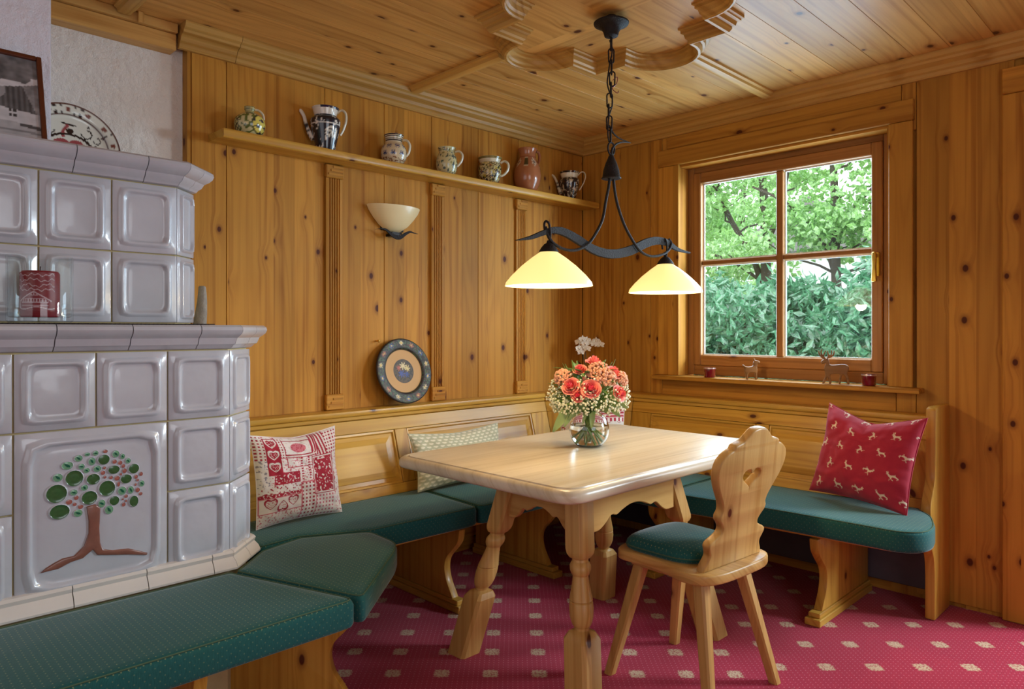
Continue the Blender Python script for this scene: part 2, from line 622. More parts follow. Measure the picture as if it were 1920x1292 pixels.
def build(name, mb, mat, parent=None, bevel=0.0, seg=1, angle=35, smooth=True, fix=True, origin=None, subsurf=0):
    """link the collected shape as ONE mesh object, its origin in its middle"""
    a = np.array(mb.v)
    c = (a.min(0) + a.max(0)) / 2 if origin is None else np.array(origin)
    me = bpy.data.meshes.new(name)
    me.from_pydata((a - c).tolist(), [], mb.f)
    mats = mat if isinstance(mat, (list, tuple)) else [mat]
    for m in mats:
        me.materials.append(WOODS[m + mb.axis()] if isinstance(m, str) else m)
    if len(mats) > 1:
        me.polygons.foreach_set('material_index', mb.mi)
    if mb.c:
        at = me.color_attributes.new('Col', 'FLOAT_COLOR', 'POINT')
        at.data.foreach_set('color', np.array([tuple(q[:3]) + (1,) for q in mb.c], dtype=np.float32).ravel())
    if fix or bevel:
        bm = bmesh.new()
        bm.from_mesh(me)
        if fix:
            bmesh.ops.recalc_face_normals(bm, faces=bm.faces)
        if bevel:
            ed = [e for e in bm.edges if len(e.link_faces) == 2 and e.calc_face_angle(0) > math.radians(angle)]
            bmesh.ops.bevel(bm, geom=ed, offset=bevel, segments=seg, affect='EDGES', profile=0.5, clamp_overlap=True)
        bm.to_mesh(me)
        bm.free()
    if smooth:
        me.polygons.foreach_set('use_smooth', [True] * len(me.polygons))
        me.set_sharp_from_angle(angle=math.radians(angle))
    me.update()
    o = bpy.data.objects.new(name, me)
    COL.objects.link(o)
    pl = Vector((0, 0, 0))
    if parent is not None:
        o.parent = parent
        pl = WLOC[parent]
    o.location = Vector(c) - pl
    WLOC[o] = Vector(c)
    if subsurf:
        md = o.modifiers.new('sub', 'SUBSURF')
        md.levels = md.render_levels = subsurf
    return o


def tag(o, label, cat, group=None):
    o['label'] = label
    o['category'] = cat
    if group:
        o['group'] = group
    return o


def struct(o):
    o['kind'] = 'structure'
    return o


def thing(name, label, cat, loc=(0, 0, 0), group=None):
    o = bpy.data.objects.new(name, None)
    o.empty_display_size = 0.1
    COL.objects.link(o)
    o.location = loc
    WLOC[o] = Vector(loc)
    return tag(o, label, cat, group)


def struct_empty(name, loc=(0, 0, 0)):
    o = bpy.data.objects.new(name, None)
    COL.objects.link(o)
    o.location = loc
    WLOC[o] = Vector(loc)
    return struct(o)


def place(o, loc, rz=0.0, rx=0.0, ry=0.0):
    o.location = loc
    o.rotation_euler = (rx, ry, rz)


def catmull(pts, n=6, closed=False):
    P = [Vector(p) for p in pts]
    out = []
    m = len(P)
    rngi = range(m) if closed else range(m - 1)
    for i in rngi:
        p0 = P[(i - 1) % m] if (closed or i > 0) else P[i]
        p1, p2 = P[i], P[(i + 1) % m]
        p3 = P[(i + 2) % m] if (closed or i < m - 2) else p2
        for k in range(n):
            t = k / n
            out.append(0.5 * ((2 * p1) + (p2 - p0) * t + (2 * p0 - 5 * p1 + 4 * p2 - p3) * t * t + (3 * p1 - p0 - 3 * p2 + p3) * t ** 3))
    if not closed:
        out.append(P[-1])
    return [tuple(p) for p in out]


def round_poly(pts, r, n=5):
    out = []
    m = len(pts)
    for i in range(m):
        p = Vector(pts[i])
        a = Vector(pts[i - 1]) - p
        b = Vector(pts[(i + 1) % m]) - p
        rr = r[i] if isinstance(r, (list, tuple)) else r
        if rr <= 0:
            out.append(tuple(p))
            continue
        ka = min(rr, a.length * .45)
        kb = min(rr, b.length * .45)
        A = p + a.normalized() * ka
        B = p + b.normalized() * kb
        for k in range(n + 1):
            t = k / n
            out.append(tuple(A * (1 - t) ** 2 + p * 2 * t * (1 - t) + B * t * t))
    return out

# ================================================================== ROOM SHELL
H = 2.40
XR, YB = 4.6, -5.4

# floor
b = MB().box(-0.2, YB - .1, -0.06, XR + .1, 0.16, 0.0)
struct(build('floor', b, M['carpet'], smooth=False, origin=(0, 0, 0)))

# left wall: core, plaster part, planks
b = MB().box(-0.22, YB, 0, -0.055, 0.16, 2.5)
wall_left = struct(build('wall_left', b, M['plaster'], smooth=False))
b = MB().box(-0.055, -2.442, 0.0, -0.014, 0.0, 2.42)
build('panel_backing', b, 'pine', wall_left, smooth=False)
ys = [-2.442, -2.30, -1.845, -1.52, -1.225, -0.90, -0.585, -0.29, -0.002]
for i in range(len(ys) - 1):
    b = MB().box(-0.014, ys[i] + .0012, 0.78, 0.0, ys[i + 1] - .0012, 2.34)
    build('plank', b, WOODS['pinez'], wall_left, bevel=.0015)
b = MB().box(-0.055, -2.456, 0.80, -0.004, -2.4425, 2.34)
build('edge_strip', b, WOODS['pinez'], wall_left)

# window wall: core around window and terrace door, planks
wall_back = struct_empty('wall_back', (1.2, 0.08, 0))
T0, T1 = 0.014, 0.17
WX0, WX1, WZ0, WZ1 = 0.705, 1.828, 0.925, 2.142
DX0, DX1, DZ1 = 2.42, 3.48, 2.10
for (x0, x1, z0, z1) in ((-.055, WX0, 0, 2.5), (WX0, WX1, 0, WZ0), (WX0, WX1, WZ1, 2.5), (WX1, DX0, 0, 2.5), (DX0, DX1, DZ1, 2.5), (DX1, XR + .1, 0, 2.5)):
    build('wall_core', MB().box(x0, T0, z0, x1, T1, z1), 'pine', wall_back, smooth=False)
xs = [0.001, 0.30, 0.52, 0.60]
for i in range(3):
    build('plank', MB().box(xs[i] + .0012, 0, .78, xs[i + 1] - .0012, T0, 2.34), WOODS['pinez'], wall_back, bevel=.0015)
build('plank', MB().box(.6312, 0, 2.225, 1.873, T0, 2.34), WOODS['pinex'], wall_back, bevel=.0015)
build('plank', MB().box(.6012, 0, 2.225, .629, T0, 2.34), WOODS['pinez'], wall_back, bevel=.0015)
build('plank', MB().box(.6012, 0, .78, 1.851, T0, .925), WOODS['pinex'], wall_back, bevel=.0015)
xs = [1.875, 1.935, 2.27]
build('plank', MB().box(1.8532, 0, .78, 1.9338, T0, .925), WOODS['pinez'], wall_back, bevel=.0015)
build('plank', MB().box(1.8752, 0, 2.10, 1.9338, T0, 2.34), WOODS['pinez'], wall_back, bevel=.0015)
build('plank', MB().box(1.9362, 0, .02, 2.30, T0, 2.34), WOODS['pinez'], wall_back, bevel=.0015)
for x in (3.6, 3.95, 4.3):
    build('plank', MB().box(x + .001, 0, .02, x + .348, T0, 2.34), WOODS['pinez'], wall_back, bevel=.0015)
# dark plinth board below the bench
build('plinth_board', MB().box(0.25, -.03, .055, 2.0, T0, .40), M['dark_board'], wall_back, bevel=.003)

# walls behind the camera
struct(build('wall_right', MB().box(XR, YB, 0, XR + .1, T0, 2.5), WOODS['pinez'], smooth=False))
struct(build('wall_front', MB().box(-.2, YB - .1, 0, XR + .1, YB, 2.5), WOODS['pinez'], smooth=False))

# ceiling with boards
ceiling = struct(build('ceiling', MB().box(-.22, YB - .1, H + .012, XR + .1, .17, H + .10), 'ceil', smooth=False))
x = -0.05
while x < XR:
    w = random.choice((.16, .18, .2, .14))
    x2 = min(x + w, XR)
    build('plank', MB().box(x + .0006, -5.4, H, x2 - .0006, -.0008, H + .012), WOODS['ceily'], ceiling, bevel=.0008)
    x = x2

# chimney breast left
struct(build('wall_chimney', MB().box(-.054, -4.4, 1.686, .36, -2.995, H - .001), M['plaster2'], bevel=.012, seg=2))

# crown moulding
prof = [(0, 2.312), (.016, 2.312), (.022, 2.318), (.024, 2.330), (.034, 2.336), (.040, 2.350), (.052, 2.358), (.066, 2.362), (.070, 2.372), (.082, 2.378), (.090, 2.392), (.090, 2.3995), (0, 2.3995)]
trim_1 = struct_empty('trim_1', (0, 0, 2.35))
cut = -2.27
build('crown_moulding', MB().rings([[(o, -2.495, z) for o, z in prof], [(o, cut - .001, z) for o, z in prof]]), WOODS['trim' + 'y'], trim_1, angle=25)
build('crown_moulding', MB().rings([[(o, cut + .001, z) for o, z in prof], [(o, -o, z) for o, z in prof]]), WOODS['trim' + 'y'], trim_1, angle=25)
build('crown_moulding', MB().rings([[(o, -o, z) for o, z in prof], [(XR, -o, z) for o, z in prof]]), WOODS['trim' + 'x'], trim_1, angle=25)
# plain fascia above the plaster, left of the moulding
trim_2 = struct_empty('trim_2', (0, -3.2, 2.35))
build('fascia_board', MB().box(-.055, -2.994, 2.30, .012, -2.503, 2.362), WOODS['ceily'], trim_2, bevel=.002)
build('fascia_board', MB().box(-.055, -2.994, 2.363, .030, -2.503, 2.3995), WOODS['ceily'], trim_2, bevel=.002)
build('cover_block', MB().box(.0305, -2.652, 2.358, .046, -2.632, 2.3995), WOODS['ceilz'], trim_2, bevel=.002)


# ceiling battens
def batten(name, p0, p1):
    n = struct_empty(name, (p0[0], p0[1], H))
    pf = [(-.036, H - .0005), (-.036, H - .010), (-.026, H - .016), (-.022, H - .026), (-.008, H - .030), (.008, H - .030), (.022, H - .026), (.026, H - .016), (.036, H - .010), (.036, H - .0005)]
    build('batten', MB().sweep([p0, p1], pf), WOODS['trim' + ('x' if abs(p0[0] - p1[0]) > abs(p0[1] - p1[1]) else 'y')], n, angle=25)


RC = (1.26, -1.36)
batten('trim_3', (.091, -1.40), (.715, -1.40))
batten('trim_4', (1.28, -.815), (1.28, -.091))
batten('trim_5', (.047, -2.70), (1.24, -2.70))
batten('trim_6', (1.28, -2.70), (1.28, -1.905))
batten('trim_7', (1.805, -1.36), (XR - .001, -1.36))

# rosette: four mitred panels inside a barbed quatrefoil moulding
rosette = struct_empty('trim_8', (RC[0], RC[1], H))
S_, a_, r_ = .322, .337, .166


def quarter(k):
    c, s = math.cos(k * PI / 2), math.sin(k * PI / 2)
    lobe = []
    th0 = math.acos((S_ - a_) / r_)
    for i in range(15):
        th = -th0 + 2 * th0 * i / 14
        lobe.append((a_ + r_ * math.cos(th), r_ * math.sin(th)))
    q = [(S_, -S_)] + lobe
    return [(RC[0] + c * x - s * y, RC[1] + s * x + c * y) for x, y in q]


outline = []
for k in range(4):
    outline += quarter(k)
pf0 = [(-.042, H - .0004), (-.042, H - .010), (-.034, H - .013), (-.034, H - .019), (-.023, H - .022), (-.019, H - .036), (-.009, H - .039), (-.009, H - .047), (-.001, H - .058), (.008, H - .060), (.013, H - .055), (.013, H - .046), (.021, H - .040), (.025, H - .026), (.034, H - .022), (.034, H - .013), (.042, H - .010), (.042, H - .0004)]
pf = [(o, H - (H - z) * 1.12) for o, z in pf0]
# each quadrant of the frame is a piece of moulding of its own
nq = len(outline) // 4
for k in range(4):
    b = MB()
    pts = outline[k * nq:(k + 1) * nq] + [outline[((k + 1) * nq) % len(outline)]]
    ext = [outline[k * nq - 1]] + pts + [outline[((k + 1) * nq + 1) % len(outline)]]
    full = MB().sweep(ext, [(o, z) for o, z in pf])
    npf = len(pf)
    rows = [full.v[i * npf:(i + 1) * npf] for i in range(1, len(ext) - 1)]
    build('rosette_moulding', MB().rings(rows), WOODS['trim' + ('y' if k % 2 == 0 else 'x')], rosette, angle=18)
for k in range(4):
    # quadrant between two lobe axes
    c, s = math.cos(k * PI / 2), math.sin(k * PI / 2)
    q = [(0, 0), (a_ + r_ - .002, 0)]
    th0 = math.acos((S_ - a_) / r_)
    for i in range(8):
        th = th0 * i / 7
        q.append((a_ + (r_ - .002) * math.cos(th), (r_ - .002) * math.sin(th)))
    q.append((S_, S_))
    for i in range(8):
        th = th0 * (1 - i / 7)
        q.append(((r_ - .002) * math.sin(th), a_ + (r_ - .002) * math.cos(th)))
    q.append((0, a_ + r_ - .002))
    qq = [(RC[0] + c * x - s * y, RC[1] + s * x + c * y) for x, y in q]
    build('sector_panel', MB().prism(qq, 'z', H - .006, H - .0005), WOODS['ceilx'] if k in (1, 3) else WOODS['ceily'], rosette, smooth=False)


# ---------------------------------------------------------------- pilasters on the left wall
def pilaster(n, y0, y1):
    p = struct_empty('trim_%d' % n, (0, (y0 + y1) / 2, 1.4))
    w = y1 - y0
    sh = []
    ks = 5
    pts = [(y0 + .004, .0005)]
    pts += [(y0 + .004, .014)]
    step = (w - .03) / ks
    for i in range(ks):
        a = y0 + .015 + i * step
        pts += [(a, .016), (a + step * .3, .016), (a + step * .45, .010), (a + step * .75, .010), (a + step * .9, .016)]
    pts += [(y1 - .004, .014), (y1 - .004, .0005)]
    v = [(x, y) for y, x in pts]
    build('fluted_shaft', MB().prism(v, 'z', .905, 1.900), WOODS['pinez'], p, smooth=False)
    for nm, z0, z1 in (('capital', 1.901, 1.962), ('base', .832, .904)):
        o = build(nm, MB().box(.0005, y0, z0, .024, y1, z1), WOODS['piney'], p, bevel=.004)
        for i in range(3):
            zz = z0 + .012 + i * .017
            build('groove_bead', MB().box(.0242, y0 + .012 + .012 * i, zz, .0275, y1 - .006, zz + .009), WOODS['piney'], o)


pilaster(9, -1.851, -1.759)
pilaster(10, -1.240, -1.151)
pilaster(11, -.618, -.528)

# ---------------------------------------------------------------- window
window = struct_empty('window_1', (1.26, .1, WZ0))
# casing boards, proud of the wall
build('casing_board', MB().box(.585, -.022, .942, .722, -.0005, 2.1405), WOODS['pinez'], window, bevel=.003)
build('casing_board', MB().box(1.826, -.022, .942, 1.926, -.0005, 2.1405), WOODS['pinez'], window, bevel=.003)
build('casing_board', MB().box(.585, -.026, 2.1415, 1.93, -.0005, 2.237), WOODS['pinex'], window, bevel=.003)
# reveal boards
build('reveal_board', MB().box(WX0, -.0004, .943, WX0 + .014, .085, WZ1 - .0145), WOODS['pinez'], window)
build('reveal_board', MB().box(WX1 - .014, -.0004, .943, WX1, .085, WZ1 - .0145), WOODS['pinez'], window)
build('reveal_board', MB().box(WX0, -.0004, WZ1 - .014, WX1, .085, WZ1), WOODS['pinex'], window)
build('window_sill', MB().box(.575, -.075, .918, 1.968, .085, .942), WOODS['pinex'], window, bevel=.006, seg=2)
FY0, FY1 = .086, .15
gx0, gx1, gz0, gz1 = .800, 1.716, 1.058, 2.038
fx0, fx1, fz0, fz1 = WX0 + .001, WX1 - .001, .943, WZ1 - .001
sx0, sx1, sz0, sz1 = .752, 1.766, 1.000, 2.098
build('fixed_frame', MB().box(fx0, FY0 + .012, fz0, sx0 - .001, FY1, fz1), WOODS['framez'], window, bevel=.003)
build('fixed_frame', MB().box(sx1 + .001, FY0 + .012, fz0, fx1, FY1, fz1), WOODS['framez'], window, bevel=.003)
build('fixed_frame', MB().box(sx0, FY0 + .012, sz1 + .001, sx1, FY1, fz1), WOODS['framex'], window, bevel=.003)
build('fixed_frame', MB().box(sx0, FY0 + .012, fz0, sx1, FY1, sz0 - .001), WOODS['framex'], window, bevel=.003)
sash = build('sash_stile', MB().box(sx0, FY0, sz0, gx0, FY1 - .01, sz1), WOODS['framez'], window, bevel=.004)
build('sash_stile', MB().box(gx1, FY0, sz0, sx1, FY1 - .01, sz1), WOODS['framez'], window, bevel=.004)
build('sash_rail', MB().box(gx0, FY0, gz1, gx1, FY1 - .01, sz1), WOODS['framex'], window, bevel=.004)
build('sash_rail', MB().box(gx0, FY0, sz0, gx1, FY1 - .01, gz0), WOODS['framex'], window, bevel=.004)
mx, mz = 1.258, 1.582
build('glazing_bar', MB().box(mx - .019, FY0 + .012, gz0, mx + .019, FY1 - .03, gz1), WOODS['framez'], window, bevel=.004)
for x0, x1 in ((gx0, mx - .019), (mx + .019, gx1)):
    build('glazing_bar', MB().box(x0, FY0 + .014, mz - .013, x1, FY1 - .032, mz + .013), WOODS['framex'], window, bevel=.004)
    for z0, z1 in ((gz0, mz - .013), (mz + .013, gz1)):
        e = .007
        build('glass_seal', MB().box(x0, .118, z0, x0 + e, .127, z1).box(x1 - e, .118, z0, x1, .127, z1).box(x0 + e, .118, z0, x1 - e, .127, z0 + e).box(x0 + e, .118, z1 - e, x1 - e, .127, z1), M['white_paint'], window, smooth=False)
        build('pane', MB().box(x0 + e, .120, z0 + e, x1 - e, .124, z1 - e), M['pane'], window, smooth=False)
hd = build('window_handle', MB().box(1.731, FY0 - .012, 1.455, 1.757, FY0 - .0005, 1.570), M['brass'], window, bevel=.003)
build('handle_neck', MB().box(1.737, FY0 - .045, 1.545, 1.751, FY0 - .0125, 1.560), M['brass'], hd, bevel=.003)
build('handle_lever', MB().rings([[(1.744 + w * cx, FY0 - .045 + .009 * cy, z) for cx, cy in ((-1, -1), (1, -1), (1, 1), (-1, 1))] for z, w in ((1.568, .008), (1.545, .009), (1.50, .008), (1.455, .010), (1.432, .012), (1.428, .008))]), M['brass'], hd, bevel=.003)

# glazed terrace door right of the frame: only its casing is in view
door = struct_empty('door_1', (2.95, .1, 0))
build('casing_board', MB().box(2.262, -.022, .002, 2.424, -.0005, 2.172), WOODS['pinez'], door, bevel=.003)
build('casing_board', MB().box(3.476, -.022, .002, 3.60, -.0005, 2.172), WOODS['pinez'], door, bevel=.003)
build('casing_board', MB().box(2.262, -.028, 2.173, 3.60, -.0005, 2.278), WOODS['pinex'], door, bevel=.003)
build('door_frame', MB().box(DX0 + .001, .05, .001, DX0 + .09, .13, DZ1 - .001), WOODS['framez'], door, bevel=.003)
build('door_frame', MB().box(DX1 - .09, .05, .001, DX1 - .001, .13, DZ1 - .001), WOODS['framez'], door, bevel=.003)
build('door_frame', MB().box(DX0 + .091, .05, DZ1 - .10, DX1 - .091, .13, DZ1 - .001), WOODS['framex'], door, bevel=.003)
build('door_frame', MB().box(DX0 + .091, .05, .001, DX1 - .091, .13, .16), WOODS['framex'], door, bevel=.003)
build('pane', MB().box(DX0 + .091, .088, .161, DX1 - .091, .092, DZ1 - .101), M['pane'], door, smooth=False)

# ---------------------------------------------------------------- wall shelf
SZ = 1.995
pfs = [(.0005, SZ), (.150, SZ), (.152, SZ - .004), (.152, SZ - .030), (.146, SZ - .036), (.118, SZ - .034), (.105, SZ - .028), (.088, SZ - .028), (.070, SZ - .030), (.0005, SZ - .030)]
shelf = build('wall_shelf', MB().rings([[(o, -2.375, z) for o, z in pfs], [(o, -.02, z) for o, z in pfs]]), WOODS['benchy'], angle=25, bevel=.0015)
tag(shelf, 'long pine wall shelf carrying a row of painted jugs', 'shelf')

# ================================================================== CORNER BENCH
bench = thing('corner_bench', 'pine corner bench with panelled backrest running along both walls', 'bench', (0.6, -0.6, 0))
TZ, BZ = .785, .435           # top and bottom of the leaning back
TD, BD = .105, .255           # distance from the wall there


def quad_fn(tl, tr, br, bl, nrm):
    tl, tr, br, bl, nrm = map(Vector, (tl, tr, br, bl, nrm))

    def fn(u, v, d=0.0):
        # u left to right, v top to bottom
        return tuple((tl * (1 - u) + tr * u) * (1 - v) + (bl * (1 - u) + br * u) * v + nrm * d)
    return fn


def slab(fn, u0, u1, v0, v1, d0, d1):
    return MB().hexa([fn(u0, v1, d0), fn(u1, v1, d0), fn(u1, v0, d0), fn(u0, v0, d0), fn(u0, v1, d1), fn(u1, v1, d1), fn(u1, v0, d1), fn(u0, v0, d1)])


def backrest(tl, tr, br, bl, nrm, cuts, L, top=.16, bot=.17, axis='x'):
    """cuts: (u0, u1) of every fielded panel; rails and stiles fill the rest"""
    fn = quad_fn(tl, tr, br, bl, nrm)
    hw = WOODS['bench' + axis]
    build('back_rail', slab(fn, 0, 1, 0, top, -.02, .0), hw, bench, bevel=.002)
    build('back_rail', slab(fn, 0, 1, 1 - bot, 1, -.02, .0), hw, bench, bevel=.002)
    edges = [0] + [c for p in cuts for c in p] + [1]
    for i in range(0, len(edges), 2):
        if edges[i + 1] - edges[i] > 1e-4:
            build('back_stile', slab(fn, edges[i], edges[i + 1], top + .002, 1 - bot - .002, -.02, -.0005), WOODS['benchz'], bench, bevel=.002)
    for u0, u1 in cuts:
        du = .003 / L
        e = .032 / L
        ev = .085
        # dark moulded edge, then the raised field
        vs = []
        rings = []
        for uu, vv, d in ((du, .004, -.018), (du, .004, -.004), (.010 / L, .028, -.005), (.014 / L, .04, -.013), (e, ev, -.012), (e * 1.05, ev * 1.05, -.009), (e * 1.9, ev * 1.9, -.003)):
            rings.append([fn(u0 + uu, top + vv, d), fn(u1 - uu, top + vv, d), fn(u1 - uu, 1 - bot - vv, d), fn(u0 + uu, 1 - bot - vv, d)])
        build('back_panel', MB().rings(rings), hw, bench, smooth=False)


# left wing, from the stove to the corner; the corner facet; right wing
yc_t, yc_b = -.45, -.51
s2 = math.sqrt(.5)
n1 = Vector((TZ - BZ, 0, BD - TD)).normalized()
n2 = Vector((0, -(TZ - BZ), BD - TD)).normalized()
n3 = Vector((s2 * (TZ - BZ), -s2 * (TZ - BZ), BD - TD)).normalized()
# corner points shared by neighbouring wings
cA_t, cA_b = (TD, -.47), (BD, -.53)
cB_t, cB_b = (.47, -TD), (.53, -BD)
L1 = 2.44 - .47


def u1_of(y):
    return (y + 2.44) / L1


backrest((TD, -2.44, TZ), (*cA_t, TZ), (*cA_b, BZ), (BD, -2.44, BZ), n1,
         [(u1_of(-2.38), u1_of(-1.545)), (u1_of(-1.475), u1_of(-.60))], L1, axis='y')
Lc = .55
backrest((*cA_t, TZ), (*cB_t, TZ), (*cB_b, BZ), (*cA_b, BZ), n3, [(.16, .84)], Lc, axis='x')
L2 = 2.03 - .47
backrest((*cB_t, TZ), (2.03, -TD, TZ), (2.03, -BD, BZ), (*cB_b, BZ), n2,
         [((.60 - .47) / L2, (1.235 - .47) / L2), ((1.305 - .47) / L2, (1.97 - .47) / L2)], L2, axis='x')
# ledge on top, in three pieces, with a small moulded nose
lz0, lz1 = .786, .831
build('ledge', MB().prism([(.0005, -2.44), (.118, -2.44), (.118, -.475), (.0005, -.475)], 'z', lz0 + .02, lz1), WOODS['benchy'], bench, bevel=.006, seg=2)
build('ledge', MB().prism([(.0005, -.473), (.118, -.473), (.473, -.118), (.473, -.0005), (.0005, -.0005)], 'z', lz0 + .02, lz1), WOODS['benchx'], bench, bevel=.004, seg=2)
build('ledge', MB().prism([(.475, -.118), (2.028, -.118), (2.028, -.0005), (.475, -.0005)], 'z', lz0 + .02, lz1), WOODS['benchx'], bench, bevel=.006, seg=2)
build('ledge_moulding', MB().prism([(.06, -2.44), (.110, -2.44), (.110, -.475), (.06, -.475)], 'z', lz0, lz0 + .0195), WOODS['benchy'], bench, bevel=.004)
build('ledge_moulding', MB().prism([(.475, -.110), (2.028, -.110), (2.028, -.06), (.475, -.06)], 'z', lz0, lz0 + .0195), WOODS['benchx'], bench, bevel=.004)
build('ledge_moulding', MB().prism([(.078, -.475), (.112, -.475), (.475, -.112), (.475, -.078)], 'z', lz0, lz0 + .0195), WOODS['benchx'], bench, bevel=.003)
# seat boards
build('seat_board', MB().prism([(.05, -2.42), (.57, -2.42), (.54, -2.28), (.635, -2.03), (.635, -.66), (.24, -.50), (.05, -.50)], 'z', .356, .378), WOODS['benchy'], bench, bevel=.003)
build('seat_board', MB().prism([(.27, -.49), (.64, -.64), (1.20, -.66), (2.02, -.60), (2.02, -.03), (.27, -.03)], 'z', .356, .378), WOODS['benchx'], bench, bevel=.003)


# scrolled supports (front profile d from the wall, z)
def support_profile(dmax, back=.06):
    f = catmull([(dmax, .350), (dmax - .012, .30), (dmax - .045, .26), (dmax - .088, .215), (dmax - .100, .17), (dmax - .088, .12), (dmax - .060, .075), (dmax - .045, .05)], 5)
    return [(back, .350)] + f + [(back, .05)]


def support(o, dmax, pos, wall, th=.034, parent=None, rot=None):
    pts = support_profile(dmax)
    if wall == 'x':      # stands out from the left wall, along x
        b = MB().prism(pts, 'y', pos - th / 2, pos + th / 2)
        f = MB().box(.05, pos - .032, .001, dmax + .012, pos + .032, .030).box(.05, pos - .024, .030, dmax - .006, pos + .024, .0495)
    else:
        b = MB().prism([(-d, z) for d, z in pts], 'x', pos - th / 2, pos + th / 2)
        f = MB().box(pos - .032, -dmax - .012, .001, pos + .032, -.05, .030).box(pos - .024, -dmax + .006, .030, pos + .024, -.05, .0495)
    build('support', b, WOODS['benchz'], o, bevel=.004, seg=2)
    build('support_foot', f, WOODS['bench' + ('x' if wall == 'x' else 'y')], o, bevel=.003)


support(bench, .63, -1.555, 'x')
support(bench, .63, -.955, 'x')
support(bench, .63, 1.735, 'y')
support(bench, .63, .95, 'y')

# end panel with shaped front edge
ep = catmull([(-.215, .872), (-.222, .80), (-.225, .66), (-.232, .58), (-.268, .52), (-.290, .47), (-.278, .425), (-.245, .385), (-.262, .350), (-.275, .31), (-.245, .262), (-.232, .20), (-.232, .10), (-.232, .002)], 4)
ep = [(-.012, .002), (-.012, .872), (-.018, .88), (-.19, .88)] + ep
build('end_panel', MB().prism(ep, 'x', 2.032, 2.070), WOODS['benchz'], bench, bevel=.005, seg=2)
build('end_fillet', MB().box(2.001, -.058, .002, 2.031, -.035, .35), WOODS['benchz'], bench)

# ================================================================== STOVE BENCH
sb = thing('stove_bench', 'low pine bench wrapped around the tiled stove', 'bench', (1.0, -2.9, 0))
build('seat_board', MB().prism([(.768, -4.2), (1.17, -4.2), (1.17, -2.46), (.90, -2.15), (.70, -2.10), (.63, -2.30), (.66, -2.44), (.768, -2.58)], 'z', .356, .378), WOODS['benchy'], sb, bevel=.003)
for (px, py, ang) in ((.0, -2.84, 0), (0, -3.6, 0)):
    pts = [(d + .48, z) for d, z in support_profile(.66, .30)]
    build('support', MB().prism(pts, 'y', py - .017, py + .017), WOODS['benchz'], sb, bevel=.004, seg=2)
    build('support_foot', MB().box(.78, py - .032, .001, 1.155, py + .032, .030).box(.78, py - .024, .030, 1.13, py + .024, .0495), WOODS['benchx'], sb, bevel=.003)
# support under the chamfered front
mm = Matrix.Translation((.60, -2.68, 0)) @ Matrix.Rotation(math.radians(45), 4, 'Z')
b = MB().prism(support_profile(.56, .13), 'y', -.017, .017).xf(mm)
build('support', b, WOODS['benchz'], sb, bevel=.004, seg=2)
b = MB().box(.13, -.032, .001, .572, .032, .030).box(.13, -.024, .030, .55, .024, .0495).xf(mm)
build('support_foot', b, WOODS['benchx'], sb, bevel=.003)


# ================================================================== SEAT CUSHIONS
def cushion(label, pts, r=.02, z0=.379, z1=.460, crown=.006):
    rr_ = r if isinstance(r, (list, tuple)) else [r] * len(pts)
    area = sum(pts[i - 1][0] * pts[i][1] - pts[i][0] * pts[i - 1][1] for i in range(len(pts)))
    orient = 1 if area > 0 else -1
    rows = []

    def ring(ins, z):
        # offset the straight sides inward, then round the corners
        n = len(pts)
        q = []
        for i in range(n):
            a, c, e = Vector(pts[i - 1]), Vector(pts[i]), Vector(pts[(i + 1) % n])
            d0, d1 = (c - a).normalized(), (e - c).normalized()
            n0, n1 = Vector((-d0.y, d0.x)) * orient, Vector((-d1.y, d1.x)) * orient
            mt = (n0 + n1)
            mt = mt / max(.3, mt.dot(n0)) if mt.length > 1e-6 else n0
            w = c + mt * ins
            q.append((w.x, w.y))
        return [(x, y, z) for x, y in round_poly(q, rr_, 4)]
    for ins, z in ((.014, z0), (.003, z0 + .006), (0, z0 + .016), (0, z1 - .016), (.003, z1 - .006), (.010, z1 - .001), (.020, z1 + .001), (.035, z1 + .003)):
        rows.append(ring(ins, z))
    o = build('seat_cushion', MB().rings(rows), M['green'], angle=60)
    pip = MB().tube([(x, y, z + .0015) for x, y, z in ring(.006, z1 - .003)], .0022, 5, True)
    build('piping', pip, M['piping'], o)
    return tag(o, label, 'cushion')


M['piping'] = plain('olive_piping', lin(84, 112, 84), 0.9, 0.5, 220)
cushion('long dark green dotted seat cushion on the stove bench, front left', [(.770, -4.15), (1.235, -4.15), (1.235, -2.452), (.775, -2.61)], [.01, .02, .03, .01])
cushion('wedge shaped green dotted seat cushion at the stove corner', [(.780, -2.600), (1.238, -2.438), (.955, -2.125), (.880, -2.068), (.700, -2.058), (.590, -2.285), (.640, -2.452)], [.008, .03, .05, .04, .03, .01, .01])
cushion('green dotted seat cushion on the left wall bench under the patchwork pillow', [(.262, -2.435), (.600, -2.435), (.578, -2.285), (.690, -2.050), (.712, -1.535), (.268, -1.508)], [.01, .01, .01, .02, .03, .01])
cushion('green dotted seat cushion on the wall bench, left of the table leg', [(.268, -1.498), (.712, -1.523), (.712, -.93), (.268, -.93)], [.01, .03, .02, .01])
cushion('green dotted corner seat cushion behind the table', [(.268, -.92), (.712, -.92), (.712, -.755), (1.10, -.755), (1.10, -.268), (.545, -.268), (.268, -.545)], [.01, .02, .04, .02, .01, .01, .01])
cushion('green dotted seat cushion with rounded end below the window', [(1.11, -.268), (2.02, -.250), (2.028, -.272), (2.09, -.345), (2.145, -.50), (2.15, -.62), (2.08, -.69), (1.96, -.688), (1.60, -.70), (1.11, -.758)], [.01, .005, .005, .04, .08, .06, .06, .05, .1, .03])

